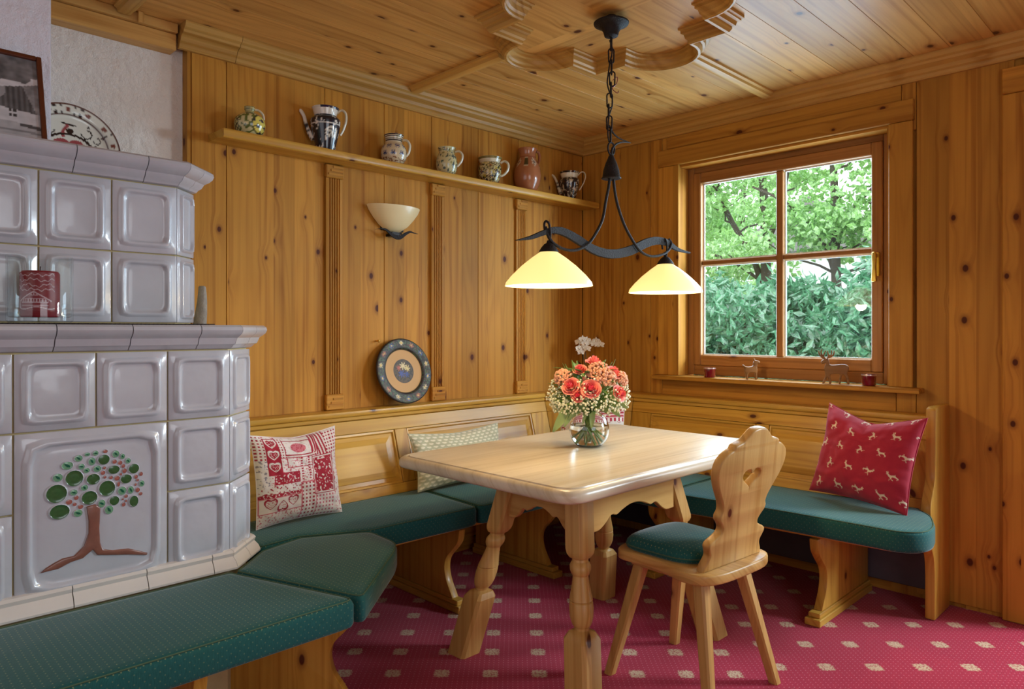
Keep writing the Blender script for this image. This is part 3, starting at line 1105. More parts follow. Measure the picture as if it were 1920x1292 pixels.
# ================================================================== TILED STOVE
stove = thing('tiled_stove', 'tall pale grey glazed tiled stove with a tree relief', 'stove', (.3, -3.0, 0))
PX, UX = .745, .585
fe = -2.600                      # front right edge of the lower tier
fa = (PX, fe)
fb = (.632, -2.484)
ua = (UX, -2.701)
ub = (.505, -2.617)
# grout core of both tiers
build('stove_core', MB().prism([(.002, -4.2), (PX - .011, -4.2), (PX - .011, fe - .004), (fb[0] - .008, fb[1] - .012), (.45, fb[1] - .012), (.002, fb[1] - .012)], 'z', .02, 1.20), M['grout'], stove, smooth=False)
build('stove_core', MB().prism([(.002, -4.2), (UX - .011, -4.2), (UX - .011, ua[1] - .004), (ub[0] - .008, ub[1] - .012), (.05, ub[1] - .012), (.002, ub[1] - .012)], 'z', 1.2005, 1.675), M['grout'], stove, smooth=False)


def tile_mb(w, h, inset=.030, deep=.012, ridge=.012):
    """front of a stove tile in local (x right, y out, z up), centred"""
    n = 40

    def ring(ins, y, k):
        out = []
        a, c = w / 2 - ins, h / 2 - ins
        for i in range(n):
            t = 2 * PI * i / n
            cx, cz = math.cos(t), math.sin(t)
            q = (abs(cx) ** k + abs(cz) ** k) ** (-1 / k)
            out.append((a * cx * q, y, c * cz * q))
        return out
    m = MB()
    I = inset
    rows = [ring(.0008, -.010, 200), ring(.0008, -.002, 200), ring(.0032, .0, 200), ring(I * .50, .0005, 16), ring(I * .60, .003, 13), ring(I * .74, .0088, 12), ring(I * .90, .0100, 11),
            ring(I * 1.03, .0080, 11), ring(I * 1.12, .0025, 11), ring(I * 1.22, .0, 11), ring(I * 1.5, .0012, 9), ring(I * 1.9, .0022, 8)]
    m.rings(rows, False, True)
    return m


TILES = {}


def tile(cx, cy, cz, w, h, ang, parent, name='tile', **kw):
    key = (round(w, 3), round(h, 3))
    # local +y looks out of the stove; ang turns it about z
    if key not in TILES:
        o = build(name, tile_mb(w, h, **kw), M['glaze'], parent, origin=(0, 0, 0), angle=50)
        TILES[key] = o
    else:
        o = TILES[key].copy()
        o.name = name
        COL.objects.link(o)
        o.parent = parent
    o.location = Vector((cx, cy, cz)) - WLOC[parent]
    WLOC[o] = Vector((cx, cy, cz))
    o.rotation_euler = (0, 0, ang)
    return o


FR = math.radians(-90)
rows = [(1.140, .934), (.934, .727), (.727, .489)]
cols = [fe, -2.784, -2.970, -3.159, -3.345, -3.53]
g_ = .003
for i in range(5):
    for j, (z1, z0) in enumerate(rows):
        if i in (1, 2) and j > 0:
            continue
        y1, y0 = cols[i], cols[i + 1]
        tile(PX - .001, (y0 + y1) / 2, (z0 + z1) / 2, y1 - y0 - g_, z1 - z0 - g_, FR, stove)
fl = math.hypot(fa[0] - fb[0], fa[1] - fb[1])
fang = math.radians(-45)
for z1, z0 in rows:
    tile((fa[0] + fb[0]) / 2 - .001, (fa[1] + fb[1]) / 2 - .001, (z0 + z1) / 2, fl - .002, z1 - z0 - g_, fang, stove, inset=.026)
urows = [(1.651, 1.436), (1.436, 1.222)]
ucols = [ua[1], -2.888, -3.073, -3.26, -3.446]
for i in range(4):
    for z1, z0 in urows:
        y1, y0 = ucols[i], ucols[i + 1]
        tile(UX - .001, (y0 + y1) / 2, (z0 + z1) / 2, y1 - y0 - g_, z1 - z0 - g_, FR, stove)
ufl = math.hypot(ua[0] - ub[0], ua[1] - ub[1])
for z1, z0 in urows:
    tile((ua[0] + ub[0]) / 2 - .001, (ua[1] + ub[1]) / 2 - .001, (z0 + z1) / 2, ufl - .002, z1 - z0 - g_, fang, stove, inset=.021)

# the tree tile and its relief
ty0, ty1, tz0, tz1 = cols[3], cols[1], rows[2][1], rows[1][0]
tt = build('tree_tile', tile_mb(ty1 - ty0 - g_, tz1 - tz0 - g_, inset=.034), M['glaze'], stove, origin=(0, 0, 0), angle=50)
tc_ = Vector((PX - .001, (ty0 + ty1) / 2, (tz0 + tz1) / 2))
tt.location = tc_ - WLOC[stove]
tt.rotation_euler = (0, 0, FR)
tt['label'] = 'large square tile with a painted tree in relief'
WLOC[tt] = tc_
# relief pieces, local x = along +y of the room reversed sign by the turn: local (x, y, z) -> room (y, -x)
DISCS = [(-3.065, .768, .025, .025, 'g'), (-3.024, .803, .022, .022, 'g'), (-2.945, .764, .021, .022, 'g'), (-2.988, .745, .02, .019, 'g'), (-3.058, .719, .024, .02, 'g'), (-2.979, .794, .017, .015, 'g'), (-2.953, .844, .015, .014, 'g'), (-2.928, .813, .015, .012, 'g'), (-2.897, .783, .015, .013, 'g'), (-2.877, .809, .014, .014, 'g'), (-2.927, .727, .013, .013, 'g'), (-2.877, .717, .012, .016, 'g'), (-3.04, .839, .014, .011, 'l'), (-3.062, .81, .012, .011, 'l'), (-3.014, .855, .01, .009, 'l'), (-2.982, .843, .009, .011, 'l'), (-3.007, .832, .008, .008, 'l'), (-2.995, .82, .008, .007, 'l'), (-2.993, .863, .007, .005, 'l'), (-2.973, .864, .007, .007, 'l'), (-2.969, .821, .01, .009, 'l'), (-2.923, .856, .009, .01, 'l'), (-2.906, .847, .006, .008, 'l'), (-2.892, .833, .007, .008, 'l'), (-2.907, .751, .011, .012, 'l'), (-2.885, .75, .008, .011, 'l'), (-2.856, .764, .007, .009, 'l'), (-3.0, .774, .009, .008, 'l'), (-3.025, .765, .009, .008, 'l'), (-3.015, .708, .011, .01, 'l'), (-2.958, .724, .009, .011, 'l'), (-2.94, .704, .011, .012, 'l'), (-2.949, .866, .006, .005, 'r'), (-2.926, .835, .006, .006, 'r'), (-2.912, .83, .006, .006, 'r'), (-2.904, .82, .005, .006, 'r'), (-2.901, .806, .006, .007, 'r'), (-2.951, .821, .004, .004, 'r'), (-2.955, .808, .006, .006, 'r'), (-2.95, .795, .004, .004, 'r'), (-2.935, .792, .005, .005, 'r'), (-2.92, .788, .007, .007, 'r'), (-2.916, .771, .004, .007, 'r'), (-2.91, .798, .003, .004, 'r'), (-2.871, .785, .005, .006, 'r'), (-2.858, .791, .005, .006, 'r'), (-2.867, .775, .004, .004, 'r'), (-2.872, .763, .003, .004, 'r'), (-2.867, .747, .006, .007, 'r'), (-2.859, .735, .005, .005, 'r'), (-2.897, .734, .005, .005, 'r'), (-2.905, .727, .003, .003, 'r'), (-2.897, .721, .003, .004, 'r'), (-2.903, .712, .005, .006, 'r'), (-3.036, .741, .008, .007, 'r'), (-3.019, .75, .006, .006, 'r'), (-3.023, .733, .005, .005, 'r'), (-3.009, .724, .007, .006, 'r')]


def disc_mb(ry, rz, h):
    rows = []
    for k, y in ((1.18, -.001), (1.12, h * .7), (1.0, h), (.93, h * .85), (.5, h * 1.0)):
        rows.append([(ry * k * math.cos(2 * PI * j / 18), y, rz * k * math.sin(2 * PI * j / 18)) for j in range(18)])
    m = MB()
    m.rings(rows[:3], True, False, mi=0)
    m.rings(rows[2:], False, True, mi=1)
    return m


for (y, z, ry, rz, t) in DISCS:
    h = {'g': .006, 'l': .005, 'r': .004}[t]
    mat2 = {'g': M['glaze_green'], 'l': M['glaze_mint'], 'r': M['glaze_berry']}[t]
    m = disc_mb(ry * .95, rz * .95, h)
    mats = [M['glaze'], mat2]
    if t == 'l':
        a = random.uniform(.3, 1.2)
        dx, dz = math.cos(a), math.sin(a)
        lf = []
        for q, wv in ((-.7, 0), (-.2, .28), (.3, .22), (.75, 0), (.3, -.22), (-.2, -.28)):
            lf.append((ry * (dx * q - dz * wv), h * 1.06 + .0004, rz * (dz * q + dx * wv)))
        m.add(lf, [(0, 1, 2, 3, 4, 5)], 2)
        mats.append(M['glaze_leaf'])
    nm = {'g': 'relief_crown_disc', 'l': 'relief_leaf', 'r': 'relief_berry'}[t]
    o = build(nm, m, mats, tt, origin=(0, 0, 0), angle=50)
    o.location = (-(y - tc_.y), 0.0006, z - tc_.z)
TR = [(-2.995, .722), (-2.974, .725), (-2.961, .713), (-2.964, .657), (-2.962, .618), (-2.955, .598), (-2.931, .59), (-2.891, .586), (-2.841, .563), (-2.843, .557), (-2.891, .569), (-2.937, .578), (-2.969, .585), (-2.98, .602), (-3.004, .584), (-3.032, .58), (-3.06, .569), (-3.1, .567), (-3.089, .577), (-3.069, .587), (-3.051, .594), (-3.024, .595), (-3.001, .616), (-2.99, .649), (-2.99, .682)]
# straighten the perspective slope of the root line a little
m = cut_loops([[(-(y - tc_.y), z - tc_.z) for y, z in TR]], .012, .003)
m.xf(Matrix.Rotation(PI / 2, 4, 'X'))
o = build('relief_trunk', m, M['glaze_brown'], tt, origin=(0, 0, 0), angle=50)
o.location = (0, .002, 0)


# cornices and base in pieces
def cornice(name, path_cuts, prof, mat, facet, back):
    """front pieces along y between cuts, then a facet piece and a return piece"""
    for i in range(len(path_cuts) - 1):
        y1, y0 = path_cuts[i], path_cuts[i + 1]
        rows = []
        for k, yy in enumerate((y0 + .0012, y1 - .0012)):
            rows.append([(facet[0][0] + o, (yy + o * math.tan(PI / 8)) if (i == 0 and k == 1) else yy, z) for o, z in prof])
        build(name, MB().rings(rows), mat, stove, angle=30)
    d = (s2, s2)
    r0 = [(facet[0][0] + o, facet[0][1] + o * math.tan(PI / 8), z) for o, z in prof]
    r1 = [(facet[1][0] + o * math.tan(PI / 8), facet[1][1] + o, z) for o, z in prof]
    mid0 = [tuple(Vector(a) * .45 + Vector(b) * .55) for a, b in zip(r0, r1)]
    mid1 = [tuple(Vector(a) * .44 + Vector(b) * .56) for a, b in zip(r0, r1)]
    build(name, MB().rings([r0, mid0]), mat, stove, angle=30)
    build(name, MB().rings([mid1, r1]), mat, stove, angle=30)
    build(name, MB().rings([[(facet[1][0] + o * math.tan(PI / 8) - .001, facet[1][1] + o, z) for o, z in prof], [(back, facet[1][1] + o, z) for o, z in prof]]), mat, stove, angle=30)


pl = [(-.06, 1.142), (-.004, 1.142), (.004, 1.146), (.010, 1.153), (.018, 1.157), (.022, 1.166), (.026, 1.176), (.036, 1.183), (.044, 1.190), (.048, 1.200), (.046, 1.209), (.038, 1.215), (-.22, 1.215)]
cornice('cornice_tile', [fe, -2.705, -2.891, -3.073, -3.255, -3.44], pl, M['glaze'], (fa, fb), .002)
pu = [(-.06, 1.653), (-.004, 1.653), (.004, 1.656), (.009, 1.664), (.018, 1.670), (.026, 1.684), (.040, 1.692), (.050, 1.702), (.054, 1.712), (.052, 1.721), (.044, 1.727), (-.10, 1.727)]
cornice('cornice_tile', [ua[1], -2.802, -2.991, -3.18, -3.37], pu, M['glaze'], (ua, ub), .002)
pb = [(-.06, .440), (.032, .440), (.033, .446), (.026, .462), (.018, .472), (.015, .476), (.017, .480), (.019, .487), (.014, .494), (.004, .497), (-.06, .497)]
pb = [(o - .004, z + .024) for o, z in pb]
cornice('base_tile', [fe, -2.66, -2.845, -3.03, -3.22, -3.41], pb, M['base_glaze'], (fa, fb), .2)
# top slab
build('top_slab', MB().prism([(.002, -4.0), (UX + .0, -4.0), (UX + .0, ua[1]), (ub[0], ub[1] + .0), (.002, ub[1] + .0)], 'z', 1.6755, 1.6815), M['glaze'], stove, smooth=False)

# ================================================================== TABLE
table = thing('dining_table', 'pale pine dining table with turned splayed legs', 'table', (1.19, -1.36, 0))
tx0, tx1, ty_0, ty_1 = .757, 1.622, -2.005, -.705
outl = round_poly([(tx0, ty_0), (tx1, ty_0), (tx1, ty_1), (tx0, ty_1)], .075, 6)
cx_, cy_ = (tx0 + tx1) / 2, (ty_0 + ty_1) / 2


def inset_ring(ins, z):
    sx = ((tx1 - tx0) / 2 - ins) / ((tx1 - tx0) / 2)
    sy = ((ty_1 - ty_0) / 2 - ins) / ((ty_1 - ty_0) / 2)
    return [(cx_ + (x - cx_) * sx, cy_ + (y - cy_) * sy, z) for x, y in outl]


rows = [inset_ring(i, z) for i, z in ((.014, .698), (.004, .701), (0, .708), (0, .722), (.004, .732), (.012, .738), (.020, .7395), (.022, .7365), (.0255, .7365), (.0275, .742))]
build('tabletop', MB().rings(rows), WOODS['tabley'], table, angle=50)


def leg_sections():
    # (height, half width, squareness 0 round .. 1 square)
    return [(.0, .047, 1), (.210, .047, 1), (.230, .035, .35), (.236, .024, 0), (.244, .025, 0), (.250, .030, 0), (.258, .034, 0), (.275, .0385, 0), (.300, .040, 0), (.318, .0385, 0), (.321, .035, 0), (.324, .0385, 0), (.330, .0375, 0),
            (.350, .033, 0), (.375, .028, 0), (.392, .026, 0), (.396, .0265, 0), (.400, .030, 0), (.412, .035, 0), (.424, .0355, 0), (.434, .031, 0), (.438, .027, 0), (.446, .027, 0), (.450, .030, .2), (.462, .036, .6), (.475, .0385, 1), (.6975, .0385, 1)]


def table_leg(fx, fy, sx, sy):
    rows = []
    n = 24
    for z, hw, sq in leg_sections():
        r = []
        for j in range(n):
            t = 2 * PI * (j + .5) / n
            c, s = math.cos(t), math.sin(t)
            k = 2 + 14 * sq
            q = (abs(c) ** k + abs(s) ** k) ** (-1 / k)
            r.append((fx + sx * z + hw * c * q, fy + sy * z + hw * s * q, z + .0005))
        rows.append(r)
    build('leg', MB().rings(rows), WOODS['chairz'], table, angle=30)


sp = .20
feet = [(.917, -1.795, 1, 1), (1.504, -1.806, -1, 1), (1.490, -.998, -1, -1), (.930, -.985, 1, -1)]
for fx, fy, a, b in feet:
    table_leg(fx, fy, a * sp, b * sp)


def apron(u0, u1, axis, pos, face, lean):
    """scalloped board between two legs, u along the axis"""
    w = u1 - u0
    sc = catmull([(0, -.160), (.10, -.160), (.17, -.146), (.24, -.124), (.30, -.128), (.36, -.118), (.44, -.108), (.5, -.106), (.56, -.108), (.64, -.118), (.70, -.128), (.76, -.124), (.83, -.146), (.90, -.160), (1, -.160)], 3)
    pts = [(u0, .697)] + [(u0 + w * u, .697 + z * 1.15) for u, z in sc] + [(u1, .697)]
    if axis == 'x':
        m = MB().prism(pts, 'y', -.012, .012)
        m.v = [(x, pos + y + lean * (z - .697), z) for x, y, z in m.v]
    else:
        m = MB().prism(pts, 'x', -.012, .012)
        m.v = [(pos + x + lean * (z - .697), y, z) for x, y, z in m.v]
    build('apron', m, WOODS['chair' + axis], table, bevel=.003)


zt = .57
apron(feet[0][0] + sp * zt + .02, feet[1][0] - sp * zt - .02, 'x', -1.800 + sp * zt + .002, 1, 0)
apron(feet[3][0] + sp * zt + .03, feet[2][0] - sp * zt - .03, 'x', -1.0 - sp * zt + .010, 1, 0)
apron(feet[0][1] + sp * zt + .03, feet[3][1] - sp * zt - .03, 'y', .92 + sp * zt - .010, 1, 0)
apron(feet[1][1] + sp * zt + .03, feet[2][1] - sp * zt - .03, 'y', 1.50 - sp * zt + .010, 1, 0)

# ================================================================== CHAIR (local: +x is the back)
chair = thing('plank_seat_chair', 'pine chair with scalloped backrest, heart cutout and green seat pad', 'chair', (0, 0, 0))
seat_pts = catmull([(-.205, -.12), (-.212, 0), (-.205, .12), (-.165, .178), (-.06, .172), (.02, .180), (.10, .205), (.17, .195), (.205, .13), (.212, 0), (.205, -.13), (.17, -.195), (.10, -.205), (.02, -.180), (-.06, -.172), (-.165, -.178)], 4, True)
m = cut_loops([seat_pts], .034, .007)
m.xf(Matrix.Translation((0, 0, .423)))
build('seat', m, WOODS['chairx'], chair, angle=50)


def sq_leg(x0, y0, x1, y1, z1):
    rows = []
    for k in range(4):
        t = k / 3
        h = .0165 + .0065 * t
        x, y, z = x0 + (x1 - x0) * t, y0 + (y1 - y0) * t, .0005 + z1 * t
        c = .32 * h
        o = [(h, -h + c), (h, h - c), (h - c, h), (-h + c, h), (-h, h - c), (-h, -h + c), (-h + c, -h), (h - c, -h)]
        rows.append([(x + a, y + b, z) for a, b in o])
    build('leg', MB().rings(rows), WOODS['chairz'], chair, angle=25)


for lx, ly in ((-.205, -.185), (-.205, .185), (.205, -.190), (.205, .190)):
    sq_leg(lx, ly, lx * .58, ly * .60, .405)
# battens under the seat
for ly in (-.112, .112):
    build('seat_batten', MB().box(-.15, ly - .028, .386, .15, ly + .028, .4055), WOODS['chairx'], chair, bevel=.004)
half = [(.172, 0), (.166, .022), (.152, .045), (.150, .060), (.160, .078), (.166, .092), (.158, .106), (.130, .118), (.110, .130), (.106, .145), (.118, .162), (.134, .178), (.138, .195), (.130, .212), (.136, .235), (.158, .268), (.184, .305), (.200, .340), (.203, .368), (.194, .395), (.172, .414), (.150, .424), (.136, .428), (.130, .440), (.108, .446), (.085, .452), (.060, .470), (.035, .487), (0, .492)]
R = catmull([(w * .975, h * .945) for w, h in half], 3)
outline_b = [(w, h) for w, h in R] + [(-w, h) for w, h in R[::-1][1:]]
heart = []
for i in range(26):
    t = 2 * PI * i / 26
    hx = 16 * math.sin(t) ** 3
    hz = 13 * math.cos(t) - 5 * math.cos(2 * t) - 2 * math.cos(3 * t) - math.cos(4 * t)
    heart.append((hx / 16 * .050, .300 + hz / 16 * .034))
m = cut_loops([outline_b, heart[::-1]], .030, .006)
lean = math.radians(13)
# curve plane (x across, y up) -> local: across along y, up along z leaning back
mat4 = Matrix.Translation((.150, 0, .4405)) @ Matrix.Rotation(lean, 4, 'Y') @ Matrix(((0, 0, 1, 0), (1, 0, 0, 0), (0, 1, 0, 0), (0, 0, 0, 1)))
m.xf(mat4)
build('backrest', m, WOODS['chairz'], chair, angle=50)
# seat pad
padp = catmull([(-.185, -.10), (-.192, 0), (-.185, .10), (-.15, .155), (-.04, .160), (.06, .150), (.115, .10), (.125, 0), (.115, -.10), (.06, -.150), (-.04, -.160), (-.15, -.155)], 4, True)
rows = []
for s, z in ((.94, .441), (.99, .448), (1.0, .458), (.985, .469), (.93, .480), (.80, .490), (.55, .497), (.25, .500)):
    rows.append([(-.034 + (x + .034) * s, y * s, z) for x, y in padp])
pad = build('seat_pad', MB().rings(rows), M['green'], chair, angle=70)
build('piping', MB().tube([(-.034 + (x + .034) * 1.002, y * 1.002, .4575) for x, y in padp], .0022, 5, True), M['piping'], pad)
place(chair, (1.617, -1.367, 0), math.radians(-4))

# ================================================================== PENDANT LAMP
lamp = thing('pendant_lamp', 'wrought iron pendant lamp with two lit alabaster glass shades', 'lamp', (1.27, -1.36, 2.394))
LX, LY = 1.27, -1.36
build('canopy', MB().lathe([(.001, -.082), (.018, -.080), (.026, -.076), (.030, -.060), (.038, -.046), (.056, -.036), (.066, -.031), (.067, -.026), (.060, -.022), (.030, -.012), (.02, -.0005), (.001, -.0005)], (LX, LY, 2.394), 28), M['iron'], lamp, angle=40)


def link_mb(c, L, W, r, ang):
    pts = []
    for i in range(14):
        t = 2 * PI * i / 14
        px, pz = math.cos(t) * W, math.sin(t) * W
        pz += (L / 2 - W) * (1 if math.sin(t) >= 0 else -1)
        pts.append((c[0] + px * math.cos(ang), c[1] + px * math.sin(ang), c[2] + pz))
    return MB().tube(pts, r, 6, True)


build('canopy_stem', MB().tube([(LX, LY, 2.313), (LX, LY, 2.262)], .005, 8), M['iron'], lamp)
z = 2.243
wob = [0, .002, .006, -.002, -.010, -.016, -.012, -.004, .002, .004, 0, 0, 0]
i = 0
while z > 1.93:
    build('chain_link', link_mb((LX, LY + wob[i % 13], z), .056, .0105, .0028, PI / 4 + (PI / 2 if i % 2 else 0)), M['iron'], lamp)
    z -= .043
    i += 1
# cable woven along the chain
cab = [(LX + .004 * math.sin(k * 1.7), LY - .010 + .014 * math.sin(k * .9), 2.30 - k * .0275) for k in range(15)]
build('cable', MB().tube(catmull(cab, 3), .0028, 6), M['iron'], lamp)
build('red_tie', MB().tube(catmull([(LX + .004, LY + .004, 2.150), (LX + .012, LY + .022, 2.165), (LX + .010, LY + .020, 2.140), (LX + .002, LY + .004, 2.12), (LX + .01, LY + .024, 2.105), (LX + .012, LY + .03, 2.115)], 4), .0016, 5), M['red_wax'], lamp)
ringp = [(LX, LY + .020 * math.cos(2 * PI * k / 18), 1.890 + .024 * math.sin(2 * PI * k / 18)) for k in range(18)]
build('ring', MB().tube(ringp, .0036, 7, True), M['iron'], lamp)
curl = catmull([(LX, LY, 1.858), (LX, -1.352, 1.893), (LX, -1.322, 1.917), (LX, -1.278, 1.931), (LX, -1.234, 1.936)], 4)
n = len(curl)
build('curl', MB().tube(curl, [.0062 - .0045 * k / (n - 1) for k in range(n)], 7), M['iron'], lamp)
curl = catmull([(LX, -1.374, 1.975), (LX, -1.345, 1.950), (LX, -1.30, 1.938), (LX, -1.234, 1.936)], 4)
n = len(curl)
build('curl', MB().tube(curl, [.0045 - .003 * k / (n - 1) for k in range(n)], 7), M['iron'], lamp)
build('cone_holder', MB().lathe([(.001, .088), (.009, .086), (.014, .074), (.022, .055), (.030, .030), (.034, .004), (.038, .0), (.036, -.003), (.001, -.004)], (LX, LY, 1.778), 24), M['iron'], lamp, angle=40)
rodL = [(-1.369, 1.780), (-1.377, 1.739), (-1.394, 1.685), (-1.423, 1.61), (-1.479, 1.544), (-1.526, 1.507), (-1.587, 1.485), (-1.646, 1.483), (-1.696, 1.498), (-1.72, 1.522), (-1.729, 1.556)]
rodR = [(-1.346, 1.780), (-1.341, 1.744), (-1.322, 1.684), (-1.287, 1.609), (-1.238, 1.55), (-1.188, 1.511), (-1.123, 1.497), (-1.045, 1.508), (-.985, 1.533), (-.958, 1.564), (-.968, 1.582)]
for rd, sgn in ((rodL, 1), (rodR, -1)):
    k = len(rd)
    pts = [(LX + (.016 * math.sin(PI * min(1, max(0, (q - 2) / (k - 3))))) * 1.0, y, z) for q, (y, z) in enumerate(rd)]
    build('curved_rod', MB().tube(catmull(pts, 4), .0055, 8), M['iron'], lamp)
bt = [(-1.873, 1.496), (-1.805, 1.516), (-1.744, 1.54), (-1.689, 1.558), (-1.631, 1.559), (-1.557, 1.542), (-1.479, 1.516), (-1.398, 1.505), (-1.313, 1.512), (-1.225, 1.535), (-1.132, 1.568), (-1.055, 1.582), (-.974, 1.576), (-.902, 1.550), (-.804, 1.537)]
bb = [(-1.873, 1.496), (-1.805, 1.505), (-1.744, 1.524), (-1.689, 1.537), (-1.631, 1.532), (-1.557, 1.510), (-1.479, 1.484), (-1.398, 1.473), (-1.313, 1.478), (-1.225, 1.498), (-1.132, 1.533), (-1.055, 1.552), (-.985, 1.553), (-.902, 1.537), (-.804, 1.535)]
T = catmull(bt, 4)
B = catmull(bb, 4)
rows = [[(LX - .006, a[0], a[1] + .001), (LX + .006, a[0], a[1] + .001), (LX + .006, b[0], b[1] - .001), (LX - .006, b[0], b[1] - .001)] for a, b in zip(T, B)]
build('wavy_bar', MB().rings(rows), M['iron'], lamp, bevel=.002)


def pendant_shade(y, zt, zb, tilt=0.0):
    pr = [(.030, zt + .003), (.034, zt), (.060, zt - .018), (.095, zt - .046), (.128, zt - .078), (.148, zt - .102), (.152, zb)]
    pi = [(.149, zb + .0005), (.145, zt - .103), (.125, zt - .082), (.092, zt - .050), (.058, zt - .022), (.030, zt - .004)]
    s = build('glass_shade', MB().lathe([(r, z - zt) for r, z in pr + pi], (LX, y, zt), 40, False, False), M['shade'], lamp, angle=60)
    build('shade_cap', MB().lathe([(.001, .040), (.006, .038), (.008, .030), (.016, .026), (.026, .014), (.034, .001), (.034, -.002), (.001, -.0025)], (LX, y, zt + .004), 24), M['iron'], lamp, angle=40)
    # strap hook over the bar
    build('hook', MB().tube(catmull([(LX + .004, y, zt + .040), (LX + .011, y - .004, zt + .065), (LX + .010, y - .010, zt + .098), (LX, y - .014, zt + .108), (LX - .010, y - .012, zt + .098), (LX - .010, y - .006, zt + .065)], 4), .0042, 7), M['iron'], lamp)
    build('lamp_socket', MB().lathe([(.001, 0), (.016, 0), (.016, -.034), (.001, -.034)], (LX, y, zt - .004), 16), M['white_paint'], lamp, angle=40)
    build('bulb', MB().lathe([(.012, -.038), (.014, -.048), (.026, -.070), (.030, -.086), (.026, -.102), (.014, -.112), (.001, -.115)], (LX, y, zt), 16, True, True), M['bulb'], lamp, angle=60)


pendant_shade(-1.712, 1.467, 1.352)
pendant_shade(-.992, 1.472, 1.356)

# ================================================================== SCONCE
sc = thing('wall_sconce', 'unlit half bowl wall light of cream glass on a wavy iron strap', 'sconce', (0, -1.478, 1.70))
prof = [(.020, 0), (.045, .008), (.082, .032), (.115, .066), (.140, .098), (.150, .118), (.1515, .124)]
n = 20


def half_rows(ins):
    rw = []
    for r, z in prof:
        r = max(.004, r - ins)
        rw.append([(.012 + .62 * r * math.sin(PI * j / n), -1.478 + r * math.cos(PI * j / n), 1.682 + z + ins * .5) for j in range(n + 1)])
    return rw


o_, i_ = half_rows(0), half_rows(.004)
i_[-1] = [(x, y, 1.682 + .124) for x, y, z in i_[-1]]
build('glass_bowl', MB().rings(o_ + i_[::-1], False, False, False), M['sconce'], sc, angle=60)
build('back_plate', MB().box(.0006, -1.545, 1.69, .0115, -1.411, 1.79), M['steel'], sc, bevel=.003)
wv = [(-1.615, 1.6795), (-1.585, 1.688), (-1.555, 1.690), (-1.525, 1.676), (-1.495, 1.664), (-1.465, 1.667), (-1.435, 1.684), (-1.410, 1.692), (-1.385, 1.686), (-1.362, 1.682)]
wb = [(-1.615, 1.679), (-1.585, 1.684), (-1.555, 1.680), (-1.525, 1.658), (-1.495, 1.644), (-1.465, 1.646), (-1.435, 1.668), (-1.410, 1.682), (-1.385, 1.682), (-1.362, 1.681)]
T, B = catmull(wv, 3), catmull(wb, 3)
rows = [[(.060, a[0], a[1]), (.066, a[0], a[1]), (.066, b[0], b[1]), (.060, b[0], b[1])] for a, b in zip(T, B)]
build('wavy_strap', MB().rings(rows), M['iron'], sc, bevel=.001)
build('strap_bracket', MB().box(.0006, -1.51, 1.660, .0598, -1.470, 1.672).box(.012, -1.506, 1.672, .05, -1.450, 1.681), M['steel'], sc)

# ================================================================== JUGS ON THE SHELF
def smooth_prof(prof, n=4):
    return [(max(.001, r), z) for r, z in catmull(prof, n)]


def vn(*k):
    """cheap repeatable value noise"""
    from mathutils import noise as mn
    return mn.noise(Vector(k))


def jug(name, label, cat, y, prof, paint, handle, hmat, spout=None, smat=None, turn=0.0, x=.075, seg=72, hr=.006, neck=None):
    t = thing(name, label, cat, (0, 0, 0), 'painted jugs on the wall shelf')
    p = smooth_prof(prof, 7)
    top = p[-1]
    vs, cs, rows = [], [], []
    m = MB()
    nz = len(p)
    for r, z in p:
        rows.append([(r * math.cos(2 * PI * j / seg), r * math.sin(2 * PI * j / seg), z) for j in range(seg)])
    hh = top[1]
    for (r, z) in p:
        for j in range(seg):
            cs.append(paint(2 * PI * j / seg, z / hh, r))
    # inside wall and floor of the mouth
    inner = [(top[0] - .004, top[1]), (top[0] - .005, top[1] - .012), (top[0] * .8, top[1] - .035), (.001, top[1] - .045)]
    for r, z in inner:
        rows.append([(r * math.cos(2 * PI * j / seg), r * math.sin(2 * PI * j / seg), z) for j in range(seg)])
        cs += [paint.rim] * seg
    m.rings(rows, True, True)
    m.c = cs
    build('body', m, M['glaze_paint'], t, angle=60)
    if handle:
        h = MB().tube(catmull([(a, 0, b) for a, b in handle], 5), hr, 8)
        h.v = [(px, py * 1.5, pz) for px, py, pz in h.v]
        build('handle', h, hmat, t, angle=60)
    if spout:
        q = catmull([(a, 0, b) for a, b, c in spout], 4)
        rr = [c[0] for c in catmull([(c, 0, 0) for a, b, c in spout], 4)]
        m = MB().tube(q, rr, 10)
        m.c = [(paint.rim if (k // 10) > .45 * len(q) or vn(k * .31, k * .17, 2) > .05 else paint(1.0 + k * .37, .35, .02)) for k in range(len(m.v))]
        build('spout', m, M['glaze_paint'], t, angle=60)
    place(t, (x, y, SZ + .0005), turn)
    return t


cream, navy, ylw, olive = lin(226, 216, 190), lin(30, 36, 66), lin(206, 186, 90), lin(70, 76, 40)
white_, brown_, blue_ = lin(232, 226, 214), lin(120, 66, 30), lin(58, 78, 130)
M['cream_glaze'] = plain('cream_glaze', cream, 0.22, 0.08, 30, Coat_Weight=.5)
M['terra_glaze'] = plain('pinkish_terracotta_glaze', lin(170, 104, 70), 0.25, 0.12, 20, Coat_Weight=.5)


def paint_fn(fn, rim):
    fn.rim = rim
    return fn


def fl(a, h, na, nh, off=0.0):
    """cell coordinates for repeated flowers: angle about the flower, distance, cell id"""
    q = a / (2 * PI) * na
    row = math.floor(h * nh + off)
    q += .5 * (row % 2)
    cu, cv = q - math.floor(q) - .5, (h * nh + off) - row - .5
    return math.atan2(cv, cu), math.hypot(cu, cv), (math.floor(q), row)


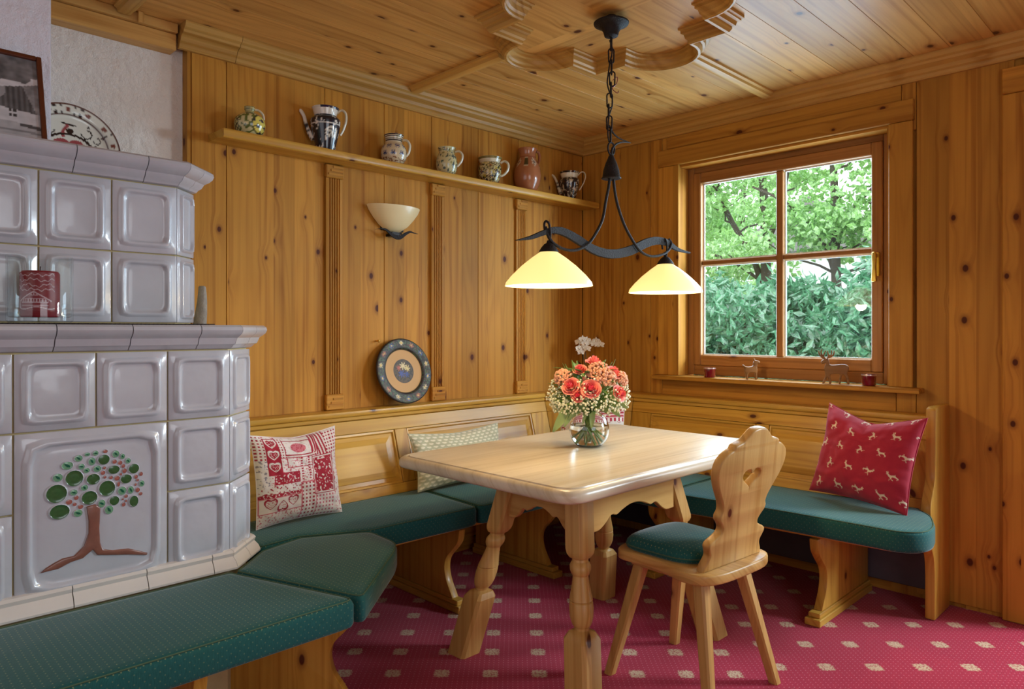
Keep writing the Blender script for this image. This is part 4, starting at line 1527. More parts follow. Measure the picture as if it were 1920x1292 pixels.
def p1(a, h, r):        # squat jug: lattice at one side, flower medallion at the other
    base = lin(206, 194, 128)
    if h > .80:
        return olive if int(h * 46) % 2 else base
    aa = (a - .3) % (2 * PI)
    if 1.2 < aa < 3.6:
        u, v = aa * 5, h * 14
        if abs((u + v) % 2 - 1) > .72 or abs((u - v) % 2 - 1) > .72:
            return lin(44, 52, 44)
        return lin(186, 178, 116)
    du, dh = (aa - 5.2) * 1.4, (h - .38) * 3.2
    d = math.hypot(du, dh)
    if d < .9:
        th, rr, _ = fl(aa, h, 9, 5)
        if rr < .18 + .16 * abs(math.sin(2.5 * th)):
            return navy
        return lin(222, 204, 96)
    if d < 1.06:
        return olive
    return lin(216, 206, 150) if vn(aa * 4, h * 9, 1) > -.05 else lin(96, 110, 48)


def p2(a, h, r):        # dark blue transfer landscape
    if .83 < h < .86 or .60 < h < .615:
        return white_
    n_ = vn(a * 3.2, h * 7, 2) + .6 * vn(a * 9, h * 22, 5) + .4 * vn(a * 22, h * 45, 8)
    aa = (a - 5.3 + PI) % (2 * PI) - PI
    if h > .86:
        return navy if abs(aa) < .9 and n_ > -.35 else white_
    if math.hypot(aa * .7, (h - .42) * 3) < .38 and n_ > -.1:
        return lin(214, 208, 190)
    return lin(22, 26, 40) if n_ > -.38 else white_


def p3(a, h, r):        # blue star flowers on cream
    if h > .76:
        return lin(28, 30, 42) if int((h - .76) * 34) % 2 else cream
    th, rr, k = fl(a, h, 9, 4.2)
    if rr < .10 + .24 * abs(math.sin(4 * th)) and h > .2:
        return blue_ if rr > .07 else navy
    if h < .22 and vn(a * 6, h * 30, 4) > .1:
        return brown_
    return lin(222, 206, 170)


def p4(a, h, r):        # pale green sprigs
    if .86 < h < .93:
        return olive if vn(a * 14, h * 40, 3) > 0 else lin(214, 208, 160)
    n_ = vn(a * 3.5, h * 7, 9) + .5 * vn(a * 10, h * 16, 1)
    if n_ > .28:
        return lin(74, 96, 92)
    if n_ < -.42:
        return lin(150, 146, 84)
    return lin(214, 208, 160)


def p5(a, h, r):        # peasant figures, brown, blue, green on cream
    if h > .88:
        return lin(190, 176, 110) if int(h * 60) % 2 else lin(90, 76, 36)
    n_ = vn(a * 3.4, h * 6, 3) + .5 * vn(a * 9, h * 13, 6)
    m_ = vn(a * 5, h * 8, 20)
    if abs(n_) < .10:
        return lin(40, 32, 22)
    if n_ > .30:
        return lin(150, 92, 34) if m_ > 0 else lin(52, 80, 110)
    if n_ < -.30:
        return lin(60, 62, 34) if m_ > -.1 else lin(190, 168, 70)
    return lin(212, 200, 148)


def p6(a, h, r):        # terracotta with cream flower band
    base = lin(172, 108, 72)
    if .52 < h < .80:
        aa = (a * 4 / (2 * PI) + .25) % 1 - .5
        dh = (h - .66) * 4.2
        d = math.hypot(aa * 2.6, dh)
        th = math.atan2(dh, aa * 2.6)
        if d < .13:
            return lin(120, 100, 96)
        if d < .42 + .07 * math.cos(7 * th):
            return lin(214, 190, 160) if vn(aa * 16, h * 40, 2) > -.25 else lin(150, 120, 104)
        b = abs(abs(aa) - .5)
        if b < .12 and abs(dh) < .5:
            return lin(74, 66, 40) if abs(dh) < .38 else lin(210, 190, 160)
    if .78 < h < .80:
        return lin(150, 84, 62)
    return base


def p7(a, h, r):        # brown black landscape on cream
    if .78 < h < .80:
        return cream
    n_ = vn(a * 3.2, h * 7, 31) + .6 * vn(a * 9, h * 20, 35) + .5 * vn(a * 20, h * 40, 38)
    return lin(38, 30, 30) if n_ > -.22 else lin(196, 178, 150)


FACE = math.radians(-10)
jug('round_jug', 'squat round jug with lattice and flower pattern, leftmost on shelf', 'jug', -2.235,
    [(.001, 0), (.036, 0), (.040, .004), (.054, .022), (.0615, .050), (.055, .078), (.034, .095), (.020, .101), (.0185, .110), (.021, .116), (.0215, .126)],
    paint_fn(p1, cream), [(.020, .118), (.036, .116), (.052, .100), (.055, .078)], M['cream_glaze'], turn=math.radians(70), hr=.005)
jug('coffee_pot', 'tall white coffee pot with dark blue landscape and spout', 'jug', -1.885,
    [(.001, 0), (.038, 0), (.040, .006), (.046, .030), (.056, .075), (.064, .115), (.066, .140), (.058, .152), (.047, .158), (.047, .166), (.056, .190), (.060, .197)],
    paint_fn(p2, white_), [(.050, .178), (.070, .193), (.088, .180), (.090, .145), (.078, .105), (.064, .080)], M['cream_glaze'],
    [(-.052, .058, .014), (-.070, .085, .011), (-.084, .120, .009), (-.092, .155, .008), (-.105, .180, .0085), (-.112, .184, .0075)], turn=math.radians(55), hr=.0055)
jug('flower_jug', 'round cream jug with blue star flowers and striped neck', 'jug', -1.515,
    [(.001, 0), (.036, 0), (.040, .005), (.056, .028), (.063, .058), (.058, .086), (.044, .104), (.0405, .114), (.043, .135), (.048, .147)],
    paint_fn(p3, cream), [(.044, .124), (.064, .122), (.078, .100), (.074, .066), (.060, .046)], M['cream_glaze'], turn=math.radians(42), hr=.006)
jug('milk_jug', 'small pale green milk jug with leaf sprigs', 'jug', -1.185,
    [(.001, 0), (.036, 0), (.038, .005), (.050, .030), (.056, .062), (.052, .092), (.043, .112), (.041, .124), (.045, .142), (.047, .146)],
    paint_fn(p4, lin(214, 208, 160)), [(.043, .126), (.066, .128), (.082, .108), (.076, .076), (.054, .050)], M['cream_glaze'], turn=math.radians(42), hr=.006)
jug('figure_jug', 'cream jug with brown and blue figures and round handle', 'jug', -.880,
    [(.001, 0), (.036, 0), (.042, .004), (.055, .030), (.063, .064), (.062, .094), (.055, .114), (.057, .126), (.064, .140), (.066, .146)],
    paint_fn(p5, cream), [(.058, .118), (.080, .128), (.100, .112), (.098, .080), (.078, .056), (.060, .048)], M['cream_glaze'], turn=math.radians(42), hr=.007)
jug('terracotta_jug', 'tall glossy pinkish terracotta jug with cream flower band', 'jug', -.585,
    [(.001, 0), (.042, 0), (.050, .006), (.070, .045), (.078, .090), (.072, .140), (.054, .180), (.046, .205), (.050, .232), (.056, .245), (.054, .249)],
    paint_fn(p6, lin(170, 100, 74)), [(.052, .236), (.066, .232), (.072, .205), (.066, .172), (.058, .158)], M['terra_glaze'], turn=math.radians(60), hr=.008)
jug('small_coffee_pot', 'small dark brown coffee pot with curved spout, rightmost on shelf', 'jug', -.215,
    [(.001, 0), (.042, 0), (.036, .008), (.042, .030), (.054, .070), (.061, .110), (.058, .128), (.048, .136), (.050, .150), (.060, .168), (.061, .172)],
    paint_fn(p7, cream), [(.052, .152), (.070, .172), (.090, .170), (.098, .145), (.086, .105), (.060, .062)], M['cream_glaze'],
    [(-.050, .040, .013), (-.066, .075, .010), (-.078, .115, .008), (-.094, .146, .008), (-.108, .158, .007)], turn=math.radians(42), hr=.004)


# ================================================================== PLATES
def disc_plate(label, R, profile, colfn, loc, lean, mat, seg=150, nr=46, name='plate'):
    """face looks along local +x, leaning back by lean"""
    prof = catmull(profile, 6)
    rs = [p[0] for p in prof]
    zs = [p[1] for p in prof]
    m = MB()
    rows, cs = [], []
    for k in range(nr):
        r = R * k / (nr - 1)
        d = float(np.interp(r, rs, zs))
        rows.append([(d, max(r, .0003) * math.cos(2 * PI * j / seg), max(r, .0003) * math.sin(2 * PI * j / seg)) for j in range(seg)])
        cs += [colfn(r / R, 2 * PI * j / seg) for j in range(seg)]
    edge = rows[-1]
    back = [[(x - .010, y * .98, z * .98) for x, y, z in edge], [(-.012, y * .6, z * .6) for x, y, z in edge]]
    for b in back:
        rows.append(b)
        cs += [colfn(1.0, 0)] * seg
    m.rings(rows, False, True)
    m.c = cs
    o = build(name, m, mat, None, angle=60, origin=(0, 0, 0))
    o.location = loc
    o.rotation_euler = (0, -lean, 0)
    return tag(o, label, 'plate')


def wood_plate_col(r, a):
    dark = lin(48, 34, 26)
    tan = lin(200, 150, 82)
    if r > .965 or .70 < r < .745 or .655 < r < .67 or .355 < r < .375:
        return lin(34, 24, 20)
    if r >= .67:
        q = a / (2 * PI) * 14
        c = q - math.floor(q) - .5
        v = (r - .855) * 6.2
        u = c * 2.2
        d, th = math.hypot(u, v), math.atan2(v, u)
        k = int(math.floor(q))
        if d < .16:
            return lin(220, 190, 90)
        if d < .34 + .20 * math.cos(6 * th):
            return [lin(204, 186, 150), lin(86, 98, 140), lin(178, 106, 80)][k % 3]
        n_ = vn(math.cos(a) * r * 16, math.sin(a) * r * 16, 3)
        return lin(72, 92, 56) if n_ > .12 else (lin(96, 70, 50) if n_ < -.3 else dark)
    if r > .375:
        return tan
    n_ = vn(math.cos(a) * r * 14, math.sin(a) * r * 14, 7)
    y, z = r * math.cos(a), r * math.sin(a)
    for (fy, fz, col, R_) in ((0.0, .16, lin(220, 200, 150), .13), (.15, .08, lin(220, 196, 130), .11), (-.16, .10, lin(190, 96, 76), .09), (-.08, -.08, lin(70, 84, 150), .13), (.10, -.10, lin(60, 76, 140), .11)):
        d, th = math.hypot(y - fy, z - fz), math.atan2(z - fz, y - fy)
        if d < R_ * (.65 + .35 * math.cos(7 * th)):
            return col
    return lin(94, 72, 44) if n_ > 0 else lin(64, 52, 36)


lean = math.radians(13)
disc_plate('round painted wooden plate with dark flower rim leaning above the bench', .163,
           [(0, .004), (.06, .004), (.104, .005), (.112, .010), (.118, .013), (.155, .016), (.163, .012)], wood_plate_col,
           (.054, -1.445, .832 + .163 * math.cos(lean) + .006), lean, M['wood_paint'])
hk = build('wall_hook', MB().tube([(.0, 0, 0), (.018, 0, 0)], .004, 8).ball((.02, 0, 0), .007, 10, 6), M['brass'], None, origin=(0, 0, 0))
hk.location = (.0005, -1.566, 1.147)
tag(hk, 'small brass peg in the pine wall at the plate edge', 'hook')


def ceramic_plate_col(r, a):
    wht = lin(226, 222, 208)
    blk = lin(40, 30, 30)
    red = lin(160, 74, 78)
    if r > .975 or .775 < r < .788:
        return lin(96, 60, 52)
    y, z = r * math.cos(a), r * math.sin(a)
    if r > .788:
        q = a / (2 * PI) * 14
        c = (q - math.floor(q) - .5) * 2.3
        v = (r - .88) * 6
        if math.hypot(c, v) < .30:
            return lin(120, 58, 44)
        if abs(abs(c) - .72) < .06 and .25 < abs(v) < .5 or abs(abs(c) - .9) < .05 and abs(v) > .2 and abs(v) < .48:
            return blk
        if abs(v) < .035:
            return lin(150, 120, 110)
        return wht
    # stylised bird, head up, two red wing fields and scrolls
    if math.hypot((y + .13) / .16, (z - .10) / .13) < 1 or math.hypot((y - .15) / .16, (z - .10) / .13) < 1:
        return red
    dd = math.hypot(y / .42, (z - .02) / .30)
    if 1.0 < dd < 1.16 and z > .02:
        return blk
    if abs(y - (-.06 + .05 * math.sin(z * 14))) < .035 and .26 < z < .56:
        return red
    if math.hypot((y - .04) / .075, (z - .42) / .06) < 1:
        return blk
    if abs(z - .575 + y * .12) < .018 and -.12 < y < .16:
        return blk
    for sx in (-1, 1):
        for (cy, cz, rad) in ((.36 * sx, .40, .10), (.56 * sx, .28, .07), (.50 * sx, .10, .06)):
            d = math.hypot(y - cy, z - cz)
            if abs(d - rad) < .013 and not (z > cz and sx * (y - cy) < 0):
                return blk
        if math.hypot(y - .40 * sx, z - .56) < .028 or math.hypot(y - .66 * sx, z - .36) < .03:
            return blk
        if math.hypot((y - .46 * sx) / .07, (z - .02) / .05) < 1:
            return blk
    if abs(z - .0) < .016 and abs(y) < .5 and int((y + 1) * 22) % 3:
        return blk
    return wht


disc_plate('white ceramic plate with red bird and brown dotted rim on the stove', .165,
           [(0, .0), (.10, .0), (.125, .004), (.135, .012), (.165, .020)], ceramic_plate_col,
           (-.003, -2.868, 1.682 + .165 * math.cos(.16) + .004), .16, M['glaze_paint'])

# ================================================================== FRAMED PHOTOGRAPH ON THE STOVE
pic = thing('framed_photograph', 'black and white photograph of an old farmhouse in a brown frame', 'picture', (0, 0, 0))
pw, ph = .36, .300
build('frame', MB().box(-pw / 2, 0, 0, -pw / 2 + .013, .016, ph).box(pw / 2 - .013, 0, 0, pw / 2, .016, ph).box(-pw / 2 + .013, 0, 0, pw / 2 - .013, .016, .013).box(-pw / 2 + .013, 0, ph - .013, pw / 2 - .013, .016, ph), plain('dark_brown_frame', lin(98, 46, 22), .4, .3, 30), pic, bevel=.002)
build('backing', MB().box(-pw / 2 + .012, -.003, .012, pw / 2 - .012, .002, ph - .012), M['dark_gap'], pic)


def gr(v):
    v = min(.92, v * 1.3)
    return lin(v * 255, v * 250, v * 255)


def photo_col(u, v):
    # u: 0 left .. 1 right (as seen), v: 0 bottom .. 1 top
    n_ = vn(u * 9, v * 9, 1) + .5 * vn(u * 24, v * 24, 4)
    if v > .70 - .10 * math.sin((u - .2) * 4):
        c = .62 + .08 * n_
        if math.hypot((u - .78) / .34, (v - .92) / .22) + .25 * n_ < 1:
            c = .34 + .12 * n_
        return gr(max(.1, min(.9, c)))
    if v > .40 - .12 * (u - .5):
        c = .26 + .05 * math.sin(u * 160) + .05 * n_
        if math.hypot((u - .62) / .14, (v - .58) / .14) < 1:
            c = .45
            if abs(u - .58) < .05 and abs(v - .60) < .05:
                c = .2
        if u > .96 - .3 * (v - .4):
            c = .4 + .15 * n_
        return gr(max(.08, c))
    if v > .22 - .02 * (u - .5) and u < .985:
        c = .60 + .05 * n_
        for wx in (.15, .42, .80):
            if abs(u - wx) < .028 and abs(v - .32) < .045:
                c = .18 if not (abs(u - wx) < .005 or abs(v - .32) < .006) else .6
        return gr(c)
    c = .52 + .07 * n_ - (.12 if abs(v - .15 + .04 * u) < .012 else 0)
    if u > .85 and abs(v - .2 + .2 * (u - .85)) < .02:
        c = .25
    return gr(max(.1, c))


m = MB().grid(110, 90, lambda u, v: (pw / 2 - .013 - u * (pw - .026), .006, .013 + v * (ph - .026)), 0, photo_col)
build('photo_print', m, M['print'], pic, smooth=False, fix=False)
pic.location = (.490, -3.214, 1.7275)
pic.rotation_euler = (math.radians(17), 0, math.radians(-90))

# ================================================================== CANDLE IN A GLASS ON THE STOVE LEDGE
runner = build('lace_runner', MB().box(.655, -3.9, 1.2158, .775, -2.66, 1.2186), M['runner'], smooth=False)
b = MB()
k = 0
yy = -3.9
while yy < -2.67:
    b.box(.7755, yy, 1.2158, .7815, yy + .006, 1.2186)
    yy += .011
o = build('fringe', b, M['runner'], runner, smooth=False)
o['kind'] = 'stuff'
tag(runner, 'narrow dark lace runner along the stove ledge', 'runner')
cg = thing('candle_glass', 'large clear glass cylinder on the stove ledge holding a red candle', 'candle holder', (.690, -3.090, 1.219))
gx, gy = .690, -3.090
R_ = .076
build('glass_cylinder', MB().lathe([(.001, .001), (R_ - .006, .001), (R_, .006), (R_, .176), (R_ - .0015, .178), (R_ - .003, .176), (R_ - .004, .018), (R_ - .01, .014), (.001, .013)], (gx, gy, 1.219), 48, True, True), M['pane'], cg, angle=50)
candle = thing('red_candle', 'red pillar candle with white chalet print inside the glass cylinder', 'candle', (gx, gy, 1.234))


def chalet_col(u, v):
    """u around the visible side 0..1, v up 0..1"""
    red, wht = lin(126, 12, 36), lin(196, 170, 178)
    x, z = (u - .5) * 2, v
    # ridge lines of the mountains
    for (z0, am, ph_, fq) in ((.93, .02, 0, 9), (.80, .03, 1, 7), (.66, .035, 2.2, 8), (.55, .02, .5, 10)):
        if abs(z - z0 - am * math.sin(x * fq + ph_) - .02 * math.sin(x * 23 + ph_)) < .010:
            return wht
    # firs on the left edge
    for (cx, zb, h) in ((-.72, .12, .42), (-.56, .10, .32), (-.88, .15, .48)):
        t = (z - zb) / h
        if 0 < t < 1 and abs(x - cx) < .10 * (1 - t) * (1 - .45 * ((t * 6) % 1)):
            return wht
    # chalet: roof, walls, window rows
    rz = .50 - abs(x - .16) * .36
    if abs(z - rz) < .018 and -.5 < x < .85:
        return wht
    if .14 < z < rz - .03 and -.40 < x < .72:
        if abs((z * 11) % 1 - .5) < .12:
            return wht
        if abs((x * 9) % 1 - .5) < .2 and abs((z * 5.5) % 1 - .5) < .25:
            return wht
        return red
    if abs(z - .08 - .03 * math.sin(x * 6)) < .012:
        return wht
    return red


m = MB().grid(120, 70, lambda u, v: (gx + .046 * math.cos((u - .5) * 2.6 - .72), gy + .046 * math.sin((u - .5) * 2.6 - .72), 1.250 + v * .102), 0, chalet_col)
build('printed_band', m, painted('printed_wax', .4), candle, fix=False)
build('wax_body', MB().lathe([(.001, 0), (.043, 0), (.0450, .004), (.0450, .116), (.041, .122), (.010, .121), (.001, .121)], (gx, gy, 1.2345), 40), M['red_wax'], candle, angle=50)
build('wick', MB().tube([(gx, gy, 1.3555), (gx + .001, gy, 1.364), (gx + .003, gy, 1.370)], .0012, 6), M['steel'], candle)
st = build('stone_ornament', MB().rings([[(.440 + a * (1 - .5 * t) * .024, -2.578 + .010 * math.sin(2 * t) + c * (1 - .45 * t) * .022, 1.2165 + t * .135) for a, c in ((1, -.4), (1, .4), (.4, 1), (-.4, 1), (-1, .4), (-1, -.4), (-.4, -1), (.4, -1))] for t in (0, .08, .3, .6, .85, .97, 1.0)]), M['stone'], bevel=.004)
tag(st, 'mottled grey stone piece standing beside the upper stove tier', 'ornament')

# ================================================================== PILLOWS
def pillow(name, label, W, Hh, T, colfn, loc, rz, lean, roll=0.0, n=110, sag=0.0, seed=0, group=None):
    """local: x across, z up, y toward the viewer side; rests on its lower edge"""
    def outline(a, b):
        # a, b in -1..1 -> x, z with pulled-in sides
        x = W / 2 * a * (1 - .075 * (1 - b * b))
        z = Hh / 2 * b * (1 - .075 * (1 - a * a))
        return x, z + sag * (1 - abs(a)) * (b > 0) * b * -.5

    def th(a, b):
        e = max(0.0, (1 - abs(a) ** 2.6) * (1 - abs(b) ** 2.6))
        return T / 2 * e ** .55

    def front(u, v):
        a, b = u * 2 - 1, v * 2 - 1
        x, z = outline(a, b)
        t = th(a, b)
        w = .010 * vn(a * 2.2 + seed, b * 2.2, seed) + .004 * vn(a * 6 + seed, b * 6, 3)
        return (x, t + w * min(1, t * 60) + .001, z + Hh / 2)

    def back(u, v):
        a, b = 1 - u * 2, v * 2 - 1
        x, z = outline(a, b)
        return (x, -th(a, b) * .7 - .001, z + Hh / 2)
    m = MB().grid(n, n, front, 0, lambda u, v: colfn(1 - u, v))
    o = build(name, m, M['cloth_paint'], None, angle=80, origin=(0, 0, 0), fix=False)
    bm_ = MB().grid(24, 24, back, 0, lambda u, v: colfn(u * .2, v * .1))
    k = build('pillow_back', bm_, M['cloth_paint'], o, angle=80, origin=(0, 0, 0), fix=False)
    seam = [front(t, 0) for t in np.linspace(0, 1, 14)] + [front(1, t) for t in np.linspace(0, 1, 14)][1:] + [front(1 - t, 1) for t in np.linspace(0, 1, 14)][1:] + [front(0, 1 - t) for t in np.linspace(0, 1, 14)][1:-1]
    sm = MB().tube([(x, 0, z) for x, y, z in seam], .0028, 6, True)
    c0 = colfn(.02, .02)
    sm.c = [c0] * len(sm.v)
    build('seam', sm, M['cloth_paint'], o, angle=80, origin=(0, 0, 0))
    o.location = loc
    o.rotation_euler = (Matrix.Rotation(rz, 3, 'Z') @ Matrix.Rotation(lean, 3, 'X') @ Matrix.Rotation(roll, 3, 'Y')).to_euler()
    return tag(o, label, 'pillow', group)


RED, WHT, PNK = lin(170, 24, 50), lin(232, 220, 214), lin(206, 110, 122)


def heart_at(x, y, cx, cy, s, rot=0.0):
    x, y = (x - cx) / s, (y - cy) / s
    if rot:
        x, y = -x, -y
    y -= .1
    return (x * x + y * y - .45) ** 3 - x * x * y ** 3 * 1.0


def patchwork(u, v):
    """u left to right, v bottom to top, red and white patches"""
    for (x0, x1, y0, y1) in ((.10, .23, .55, .97), (.23, .68, .74, 1.0), (.29, .61, .77, .95), (.60, .88, .26, .72), (.15, .42, .44, .56), (.0, .44, .14, .30), (.44, .62, .0, .42), (.30, .60, .62, .74)):
        if x0 - .006 < u < x1 + .006 and y0 - .006 < v < y1 + .006 and not (x0 + .006 < u < x1 - .006 and y0 + .006 < v < y1 - .006):
            return PNK if (x0, y0) in ((.44, .0), (.0, .14)) else RED
    def ging(p):
        return RED if (int(u / p) % 2 == 0 and int(v / p) % 2 == 0) else WHT

    def flowers(bg, fg, sc):
        return fg if vn(u * sc * 1.5, v * sc * 1.5, 3) + .5 * vn(u * sc * 3, v * sc * 3, 5) > .27 else bg
    # hearts band top left
    if .10 < u < .23 and .55 < v < .97:
        for cy in (.90, .76, .62):
            h = heart_at(u, v, .165, cy, .075)
            if h < 0:
                return WHT if heart_at(u, v, .165, cy, .055) > 0 else flowers(RED, WHT, 60)
        return RED
    if u <= .10:
        if v > .72:
            return ging(.018)
        if v > .42:
            return flowers(WHT, lin(150, 140, 150), 26)
    if .23 <= u < .68 and v > .74:
        if .30 < u < .60:
            if math.hypot((u - .45) / .09, (v - .86) / .06) < 1:
                return flowers(PNK, RED, 40)
            return flowers(WHT, lin(216, 200, 190), 20)
        return ging(.016) if u < .30 or v < .78 else (RED if int(u * 60) % 2 else WHT)
    if .68 <= u < .80 and v > .72:
        return RED if int((u + v * .2) * 46) % 2 else WHT
    if u >= .80 and v > .70:
        return ging(.02)
    if .60 < u < .88 and .26 < v < .72:
        return flowers(RED, WHT, 22) if .615 < u < .865 and .28 < v < .70 else WHT
    if u >= .88:
        return flowers(WHT, PNK, 28)
    if .15 < u < .42 and .44 < v < .56:
        return flowers(RED, WHT, 34)
    if .42 <= u <= .60 and .42 < v < .74:
        return RED if (int(u * 44) % 4 == 0 and int(v * 60) % 2) else flowers(WHT, PNK, 40)
    if .30 < u < .60 and .62 <= v <= .74:
        return flowers(WHT, PNK, 30)
    if v < .44 and u < .44:
        if v > .34:
            return flowers(WHT, RED, 26)
        if v > .30:
            return flowers(RED, WHT, 40)
        if v > .14:
            for cx, rt in ((.10, 0), (.22, 1), (.34, 0)):
                if heart_at(u, v, cx, .22, .075, rt) < 0:
                    return RED if heart_at(u, v, cx, .22, .058, rt) > 0 else flowers(WHT, PNK, 50)
            return WHT
        return flowers(WHT, PNK, 36)
    if .44 <= u < .62 and v <= .42:
        return ging(.022)
    if u >= .62 and v <= .26:
        return PNK if (int(u / .022) % 2 == 0 and int(v / .022) % 2 == 0) else WHT
    return flowers(WHT, PNK, 30)


def grey_hearts(u, v):
    bg, fg = lin(182, 178, 146), lin(226, 218, 192)
    q, w = u * 16, v * 16
    q += .5 * (int(w) % 2)
    return fg if heart_at(q % 1, w % 1, .5, .48, .42) < 0 else bg


def white_hearts(u, v):
    if v > .80:
        return RED if int(v * 40) % 2 else lin(220, 180, 180)
    if v > .74:
        return RED if int(u * 30) % 2 else WHT
    q, w = u * 6, v * 6
    q += .5 * (int(w) % 2)
    h = heart_at(q % 1, w % 1, .5, .48, .42)
    if h < 0:
        return RED if heart_at(q % 1, w % 1, .5, .48, .32) > 0 else (WHT if heart_at(q % 1, w % 1, .5, .48, .14) > 0 else RED)
    return lin(222, 214, 206)


DEER = ["...........#.#..", "...........###..", "............##..", "...........####.", "..........###...", ".#.......####...", "..###########...", "..##########....", ".##########.....", ".###....###.....", "##.......##.....", "#........#.##...", "#.......##...#..", ".#.....#........"]


def deer_red(u, v):
    bg, fg = lin(172, 26, 54), lin(228, 206, 180)
    q, w = u * 4.5, v * 4.5
    row = int(w)
    q += .5 * (row % 2) + .1 * row
    fx, fy = (q % 1 - .5), (w % 1 - .5)
    k = int(q) * 7 + row * 13
    a = ((k % 5) - 2) * .35
    c, s = math.cos(a), math.sin(a)
    x, y = fx * c - fy * s, fx * s + fy * c
    if k % 2:
        x = -x
    i, j = int((x / .42 + .5) * 16), int((.5 - y / .42) * 14)
    if 0 <= i < 16 and 0 <= j < 14 and DEER[j][i] == '#':
        return fg
    return bg


# patchwork pillow near the stove: looks along +x
pillow('pillow', 'red and white patchwork pillow with hearts beside the stove', .365, .345, .13, patchwork, (.405, -2.180, .466), math.radians(-88), math.radians(9), 0.0, 210, .03, 1)
pillow('pillow', 'beige pillow with small pale hearts half hidden behind the table', .56, .262, .11, grey_hearts, (.365, -1.310, .474), math.radians(-90), math.radians(16), 0, 150, .03, 2)
pillow('pillow', 'white pillow with red hearts in the bench corner behind the bouquet', .36, .34, .11, white_hearts, (.555, -.575, .466), math.radians(-135), math.radians(20), 0, 110, .02, 3)
pillow('pillow', 'red pillow printed with small leaping deer by the bench end', .42, .40, .14, deer_red, (1.815, -.395, .476), math.radians(172), math.radians(17), math.radians(-4), 190, .10, 4)

# ================================================================== WINDOW SILL
sz = .9425


def tealight(x, y, label):
    t = thing('tealight_glass', label, 'candle holder', (x, y, sz), 'red tealight glasses on the sill')
    build('glass_cup', MB().lathe([(.001, .0005), (.027, .0005), (.030, .006), (.0315, .050), (.0320, .052), (.0300, .052), (.0285, .010), (.001, .008)], (x, y, sz), 28), M['red_glass'], t, angle=50)
    build('tealight_wax', MB().lathe([(.001, .0085), (.019, .0085), (.019, .022), (.001, .022)], (x, y, sz), 20), M['white_paint'], t)
    build('silver_rim', MB().lathe([(.0322, .046), (.0328, .049), (.0322, .0525), (.0318, .0525), (.0318, .046)], (x, y, sz), 28, False, False), M['brushed'], t)
    return t


M['brushed'] = plain('brushed_silver', lin(220, 196, 190), 0.3, Metallic=.8)
tealight(.930, -.040, 'red glass tealight holder at the left end of the window sill')
tealight(1.748, -.040, 'red glass tealight holder right of the wooden stag')
# carved stag and fawn: flat carved outlines of real thickness
stag = thing('wooden_stag', 'carved wooden stag with round antlers on the window sill', 'figurine', (0, 0, 0))
body = catmull([(-.018, .098), (-.034, .094), (-.040, .102), (-.034, .112), (-.022, .118), (-.010, .122), (-.004, .108), (.000, .092), (.020, .090), (.050, .094), (.070, .092), (.082, .082), (.080, .066), (.074, .050), (.080, .034), (.084, .012), (.084, .001), (.076, .001), (.072, .016), (.066, .036), (.058, .046), (.052, .040), (.048, .020), (.046, .001), (.038, .001), (.040, .022), (.040, .046), (.020, .046), (.004, .044), (.002, .030), (.006, .012), (.004, .001), (-.004, .001), (-.004, .014), (-.010, .028), (-.014, .030), (-.018, .014), (-.026, .001), (-.034, .001), (-.028, .016), (-.022, .034), (-.022, .054), (-.026, .074)], 3, True)
ant_l = catmull([(-.026, .116), (-.040, .126), (-.050, .142), (-.052, .158), (-.049, .160), (-.045, .146), (-.040, .138), (-.042, .152), (-.038, .166), (-.034, .165), (-.036, .152), (-.032, .140), (-.026, .150), (-.020, .160), (-.017, .157), (-.024, .142), (-.024, .130), (-.018, .120)], 3, True)
ant_r = catmull([(-.016, .119), (-.004, .122), (.012, .130), (.020, .144), (.020, .158), (.016, .160), (.014, .146), (.008, .138), (.010, .150), (.008, .162), (.004, .162), (.005, .150), (.000, .138), (-.006, .146), (-.010, .158), (-.014, .156), (-.010, .140), (-.012, .128)], 3, True)
rot = Matrix.Rotation(PI / 2, 4, 'X')
build('body', cut_loops([body], .024, .003).xf(rot), M['carved'], stag, origin=(0, 0, 0), angle=50)
build('antler', cut_loops([ant_l], .010, .001).xf(rot), M['carved'], stag, origin=(0, 0, 0), angle=50)
build('antler', cut_loops([ant_r], .010, .001).xf(rot), M['carved'], stag, origin=(0, 0, 0), angle=50)
place(stag, (1.570, -.035, sz), math.radians(22))
fawn = thing('wooden_fawn', 'small carved wooden fawn turned toward the window', 'figurine', (0, 0, 0))
fb_ = catmull([(.010, .070), (.012, .086), (.016, .096), (.024, .100), (.036, .098), (.044, .092), (.042, .084), (.034, .082), (.030, .070), (.032, .050), (.030, .030), (.030, .001), (.022, .001), (.020, .030), (.014, .034), (-.010, .034), (-.016, .020), (-.014, .001), (-.022, .001), (-.026, .026), (-.032, .044), (-.032, .060), (-.040, .070), (-.038, .076), (-.026, .068), (-.010, .066)], 3, True)
build('body', cut_loops([fb_], .026, .004).xf(rot), M['carved'], fawn, origin=(0, 0, 0), angle=50)
build('ear', MB().ball((.016, .010, .102), .007, 8, 6, (.6, .5, 1.2)), M['carved'], fawn)
build('ear', MB().ball((.016, -.010, .102), .007, 8, 6, (.6, .5, 1.2)), M['carved'], fawn)
place(fawn, (1.165, -.035, sz), math.radians(38))

# ================================================================== VASE AND BOUQUET
vx, vy, vz = 1.150, -1.345, .7425
vase = thing('glass_vase', 'round clear glass bowl vase half full of water', 'vase', (vx, vy, vz))


def bowl(R, zc, zb, zt):
    pts = []
    a0, a1 = math.acos(max(-1, min(1, (zc - zb) / R))), PI - math.acos(max(-1, min(1, (zt - zc) / R)))
    for i in range(17):
        a = a0 + (a1 - a0) * i / 16
        pts.append((R * math.sin(a), zc - R * math.cos(a)))
    return pts


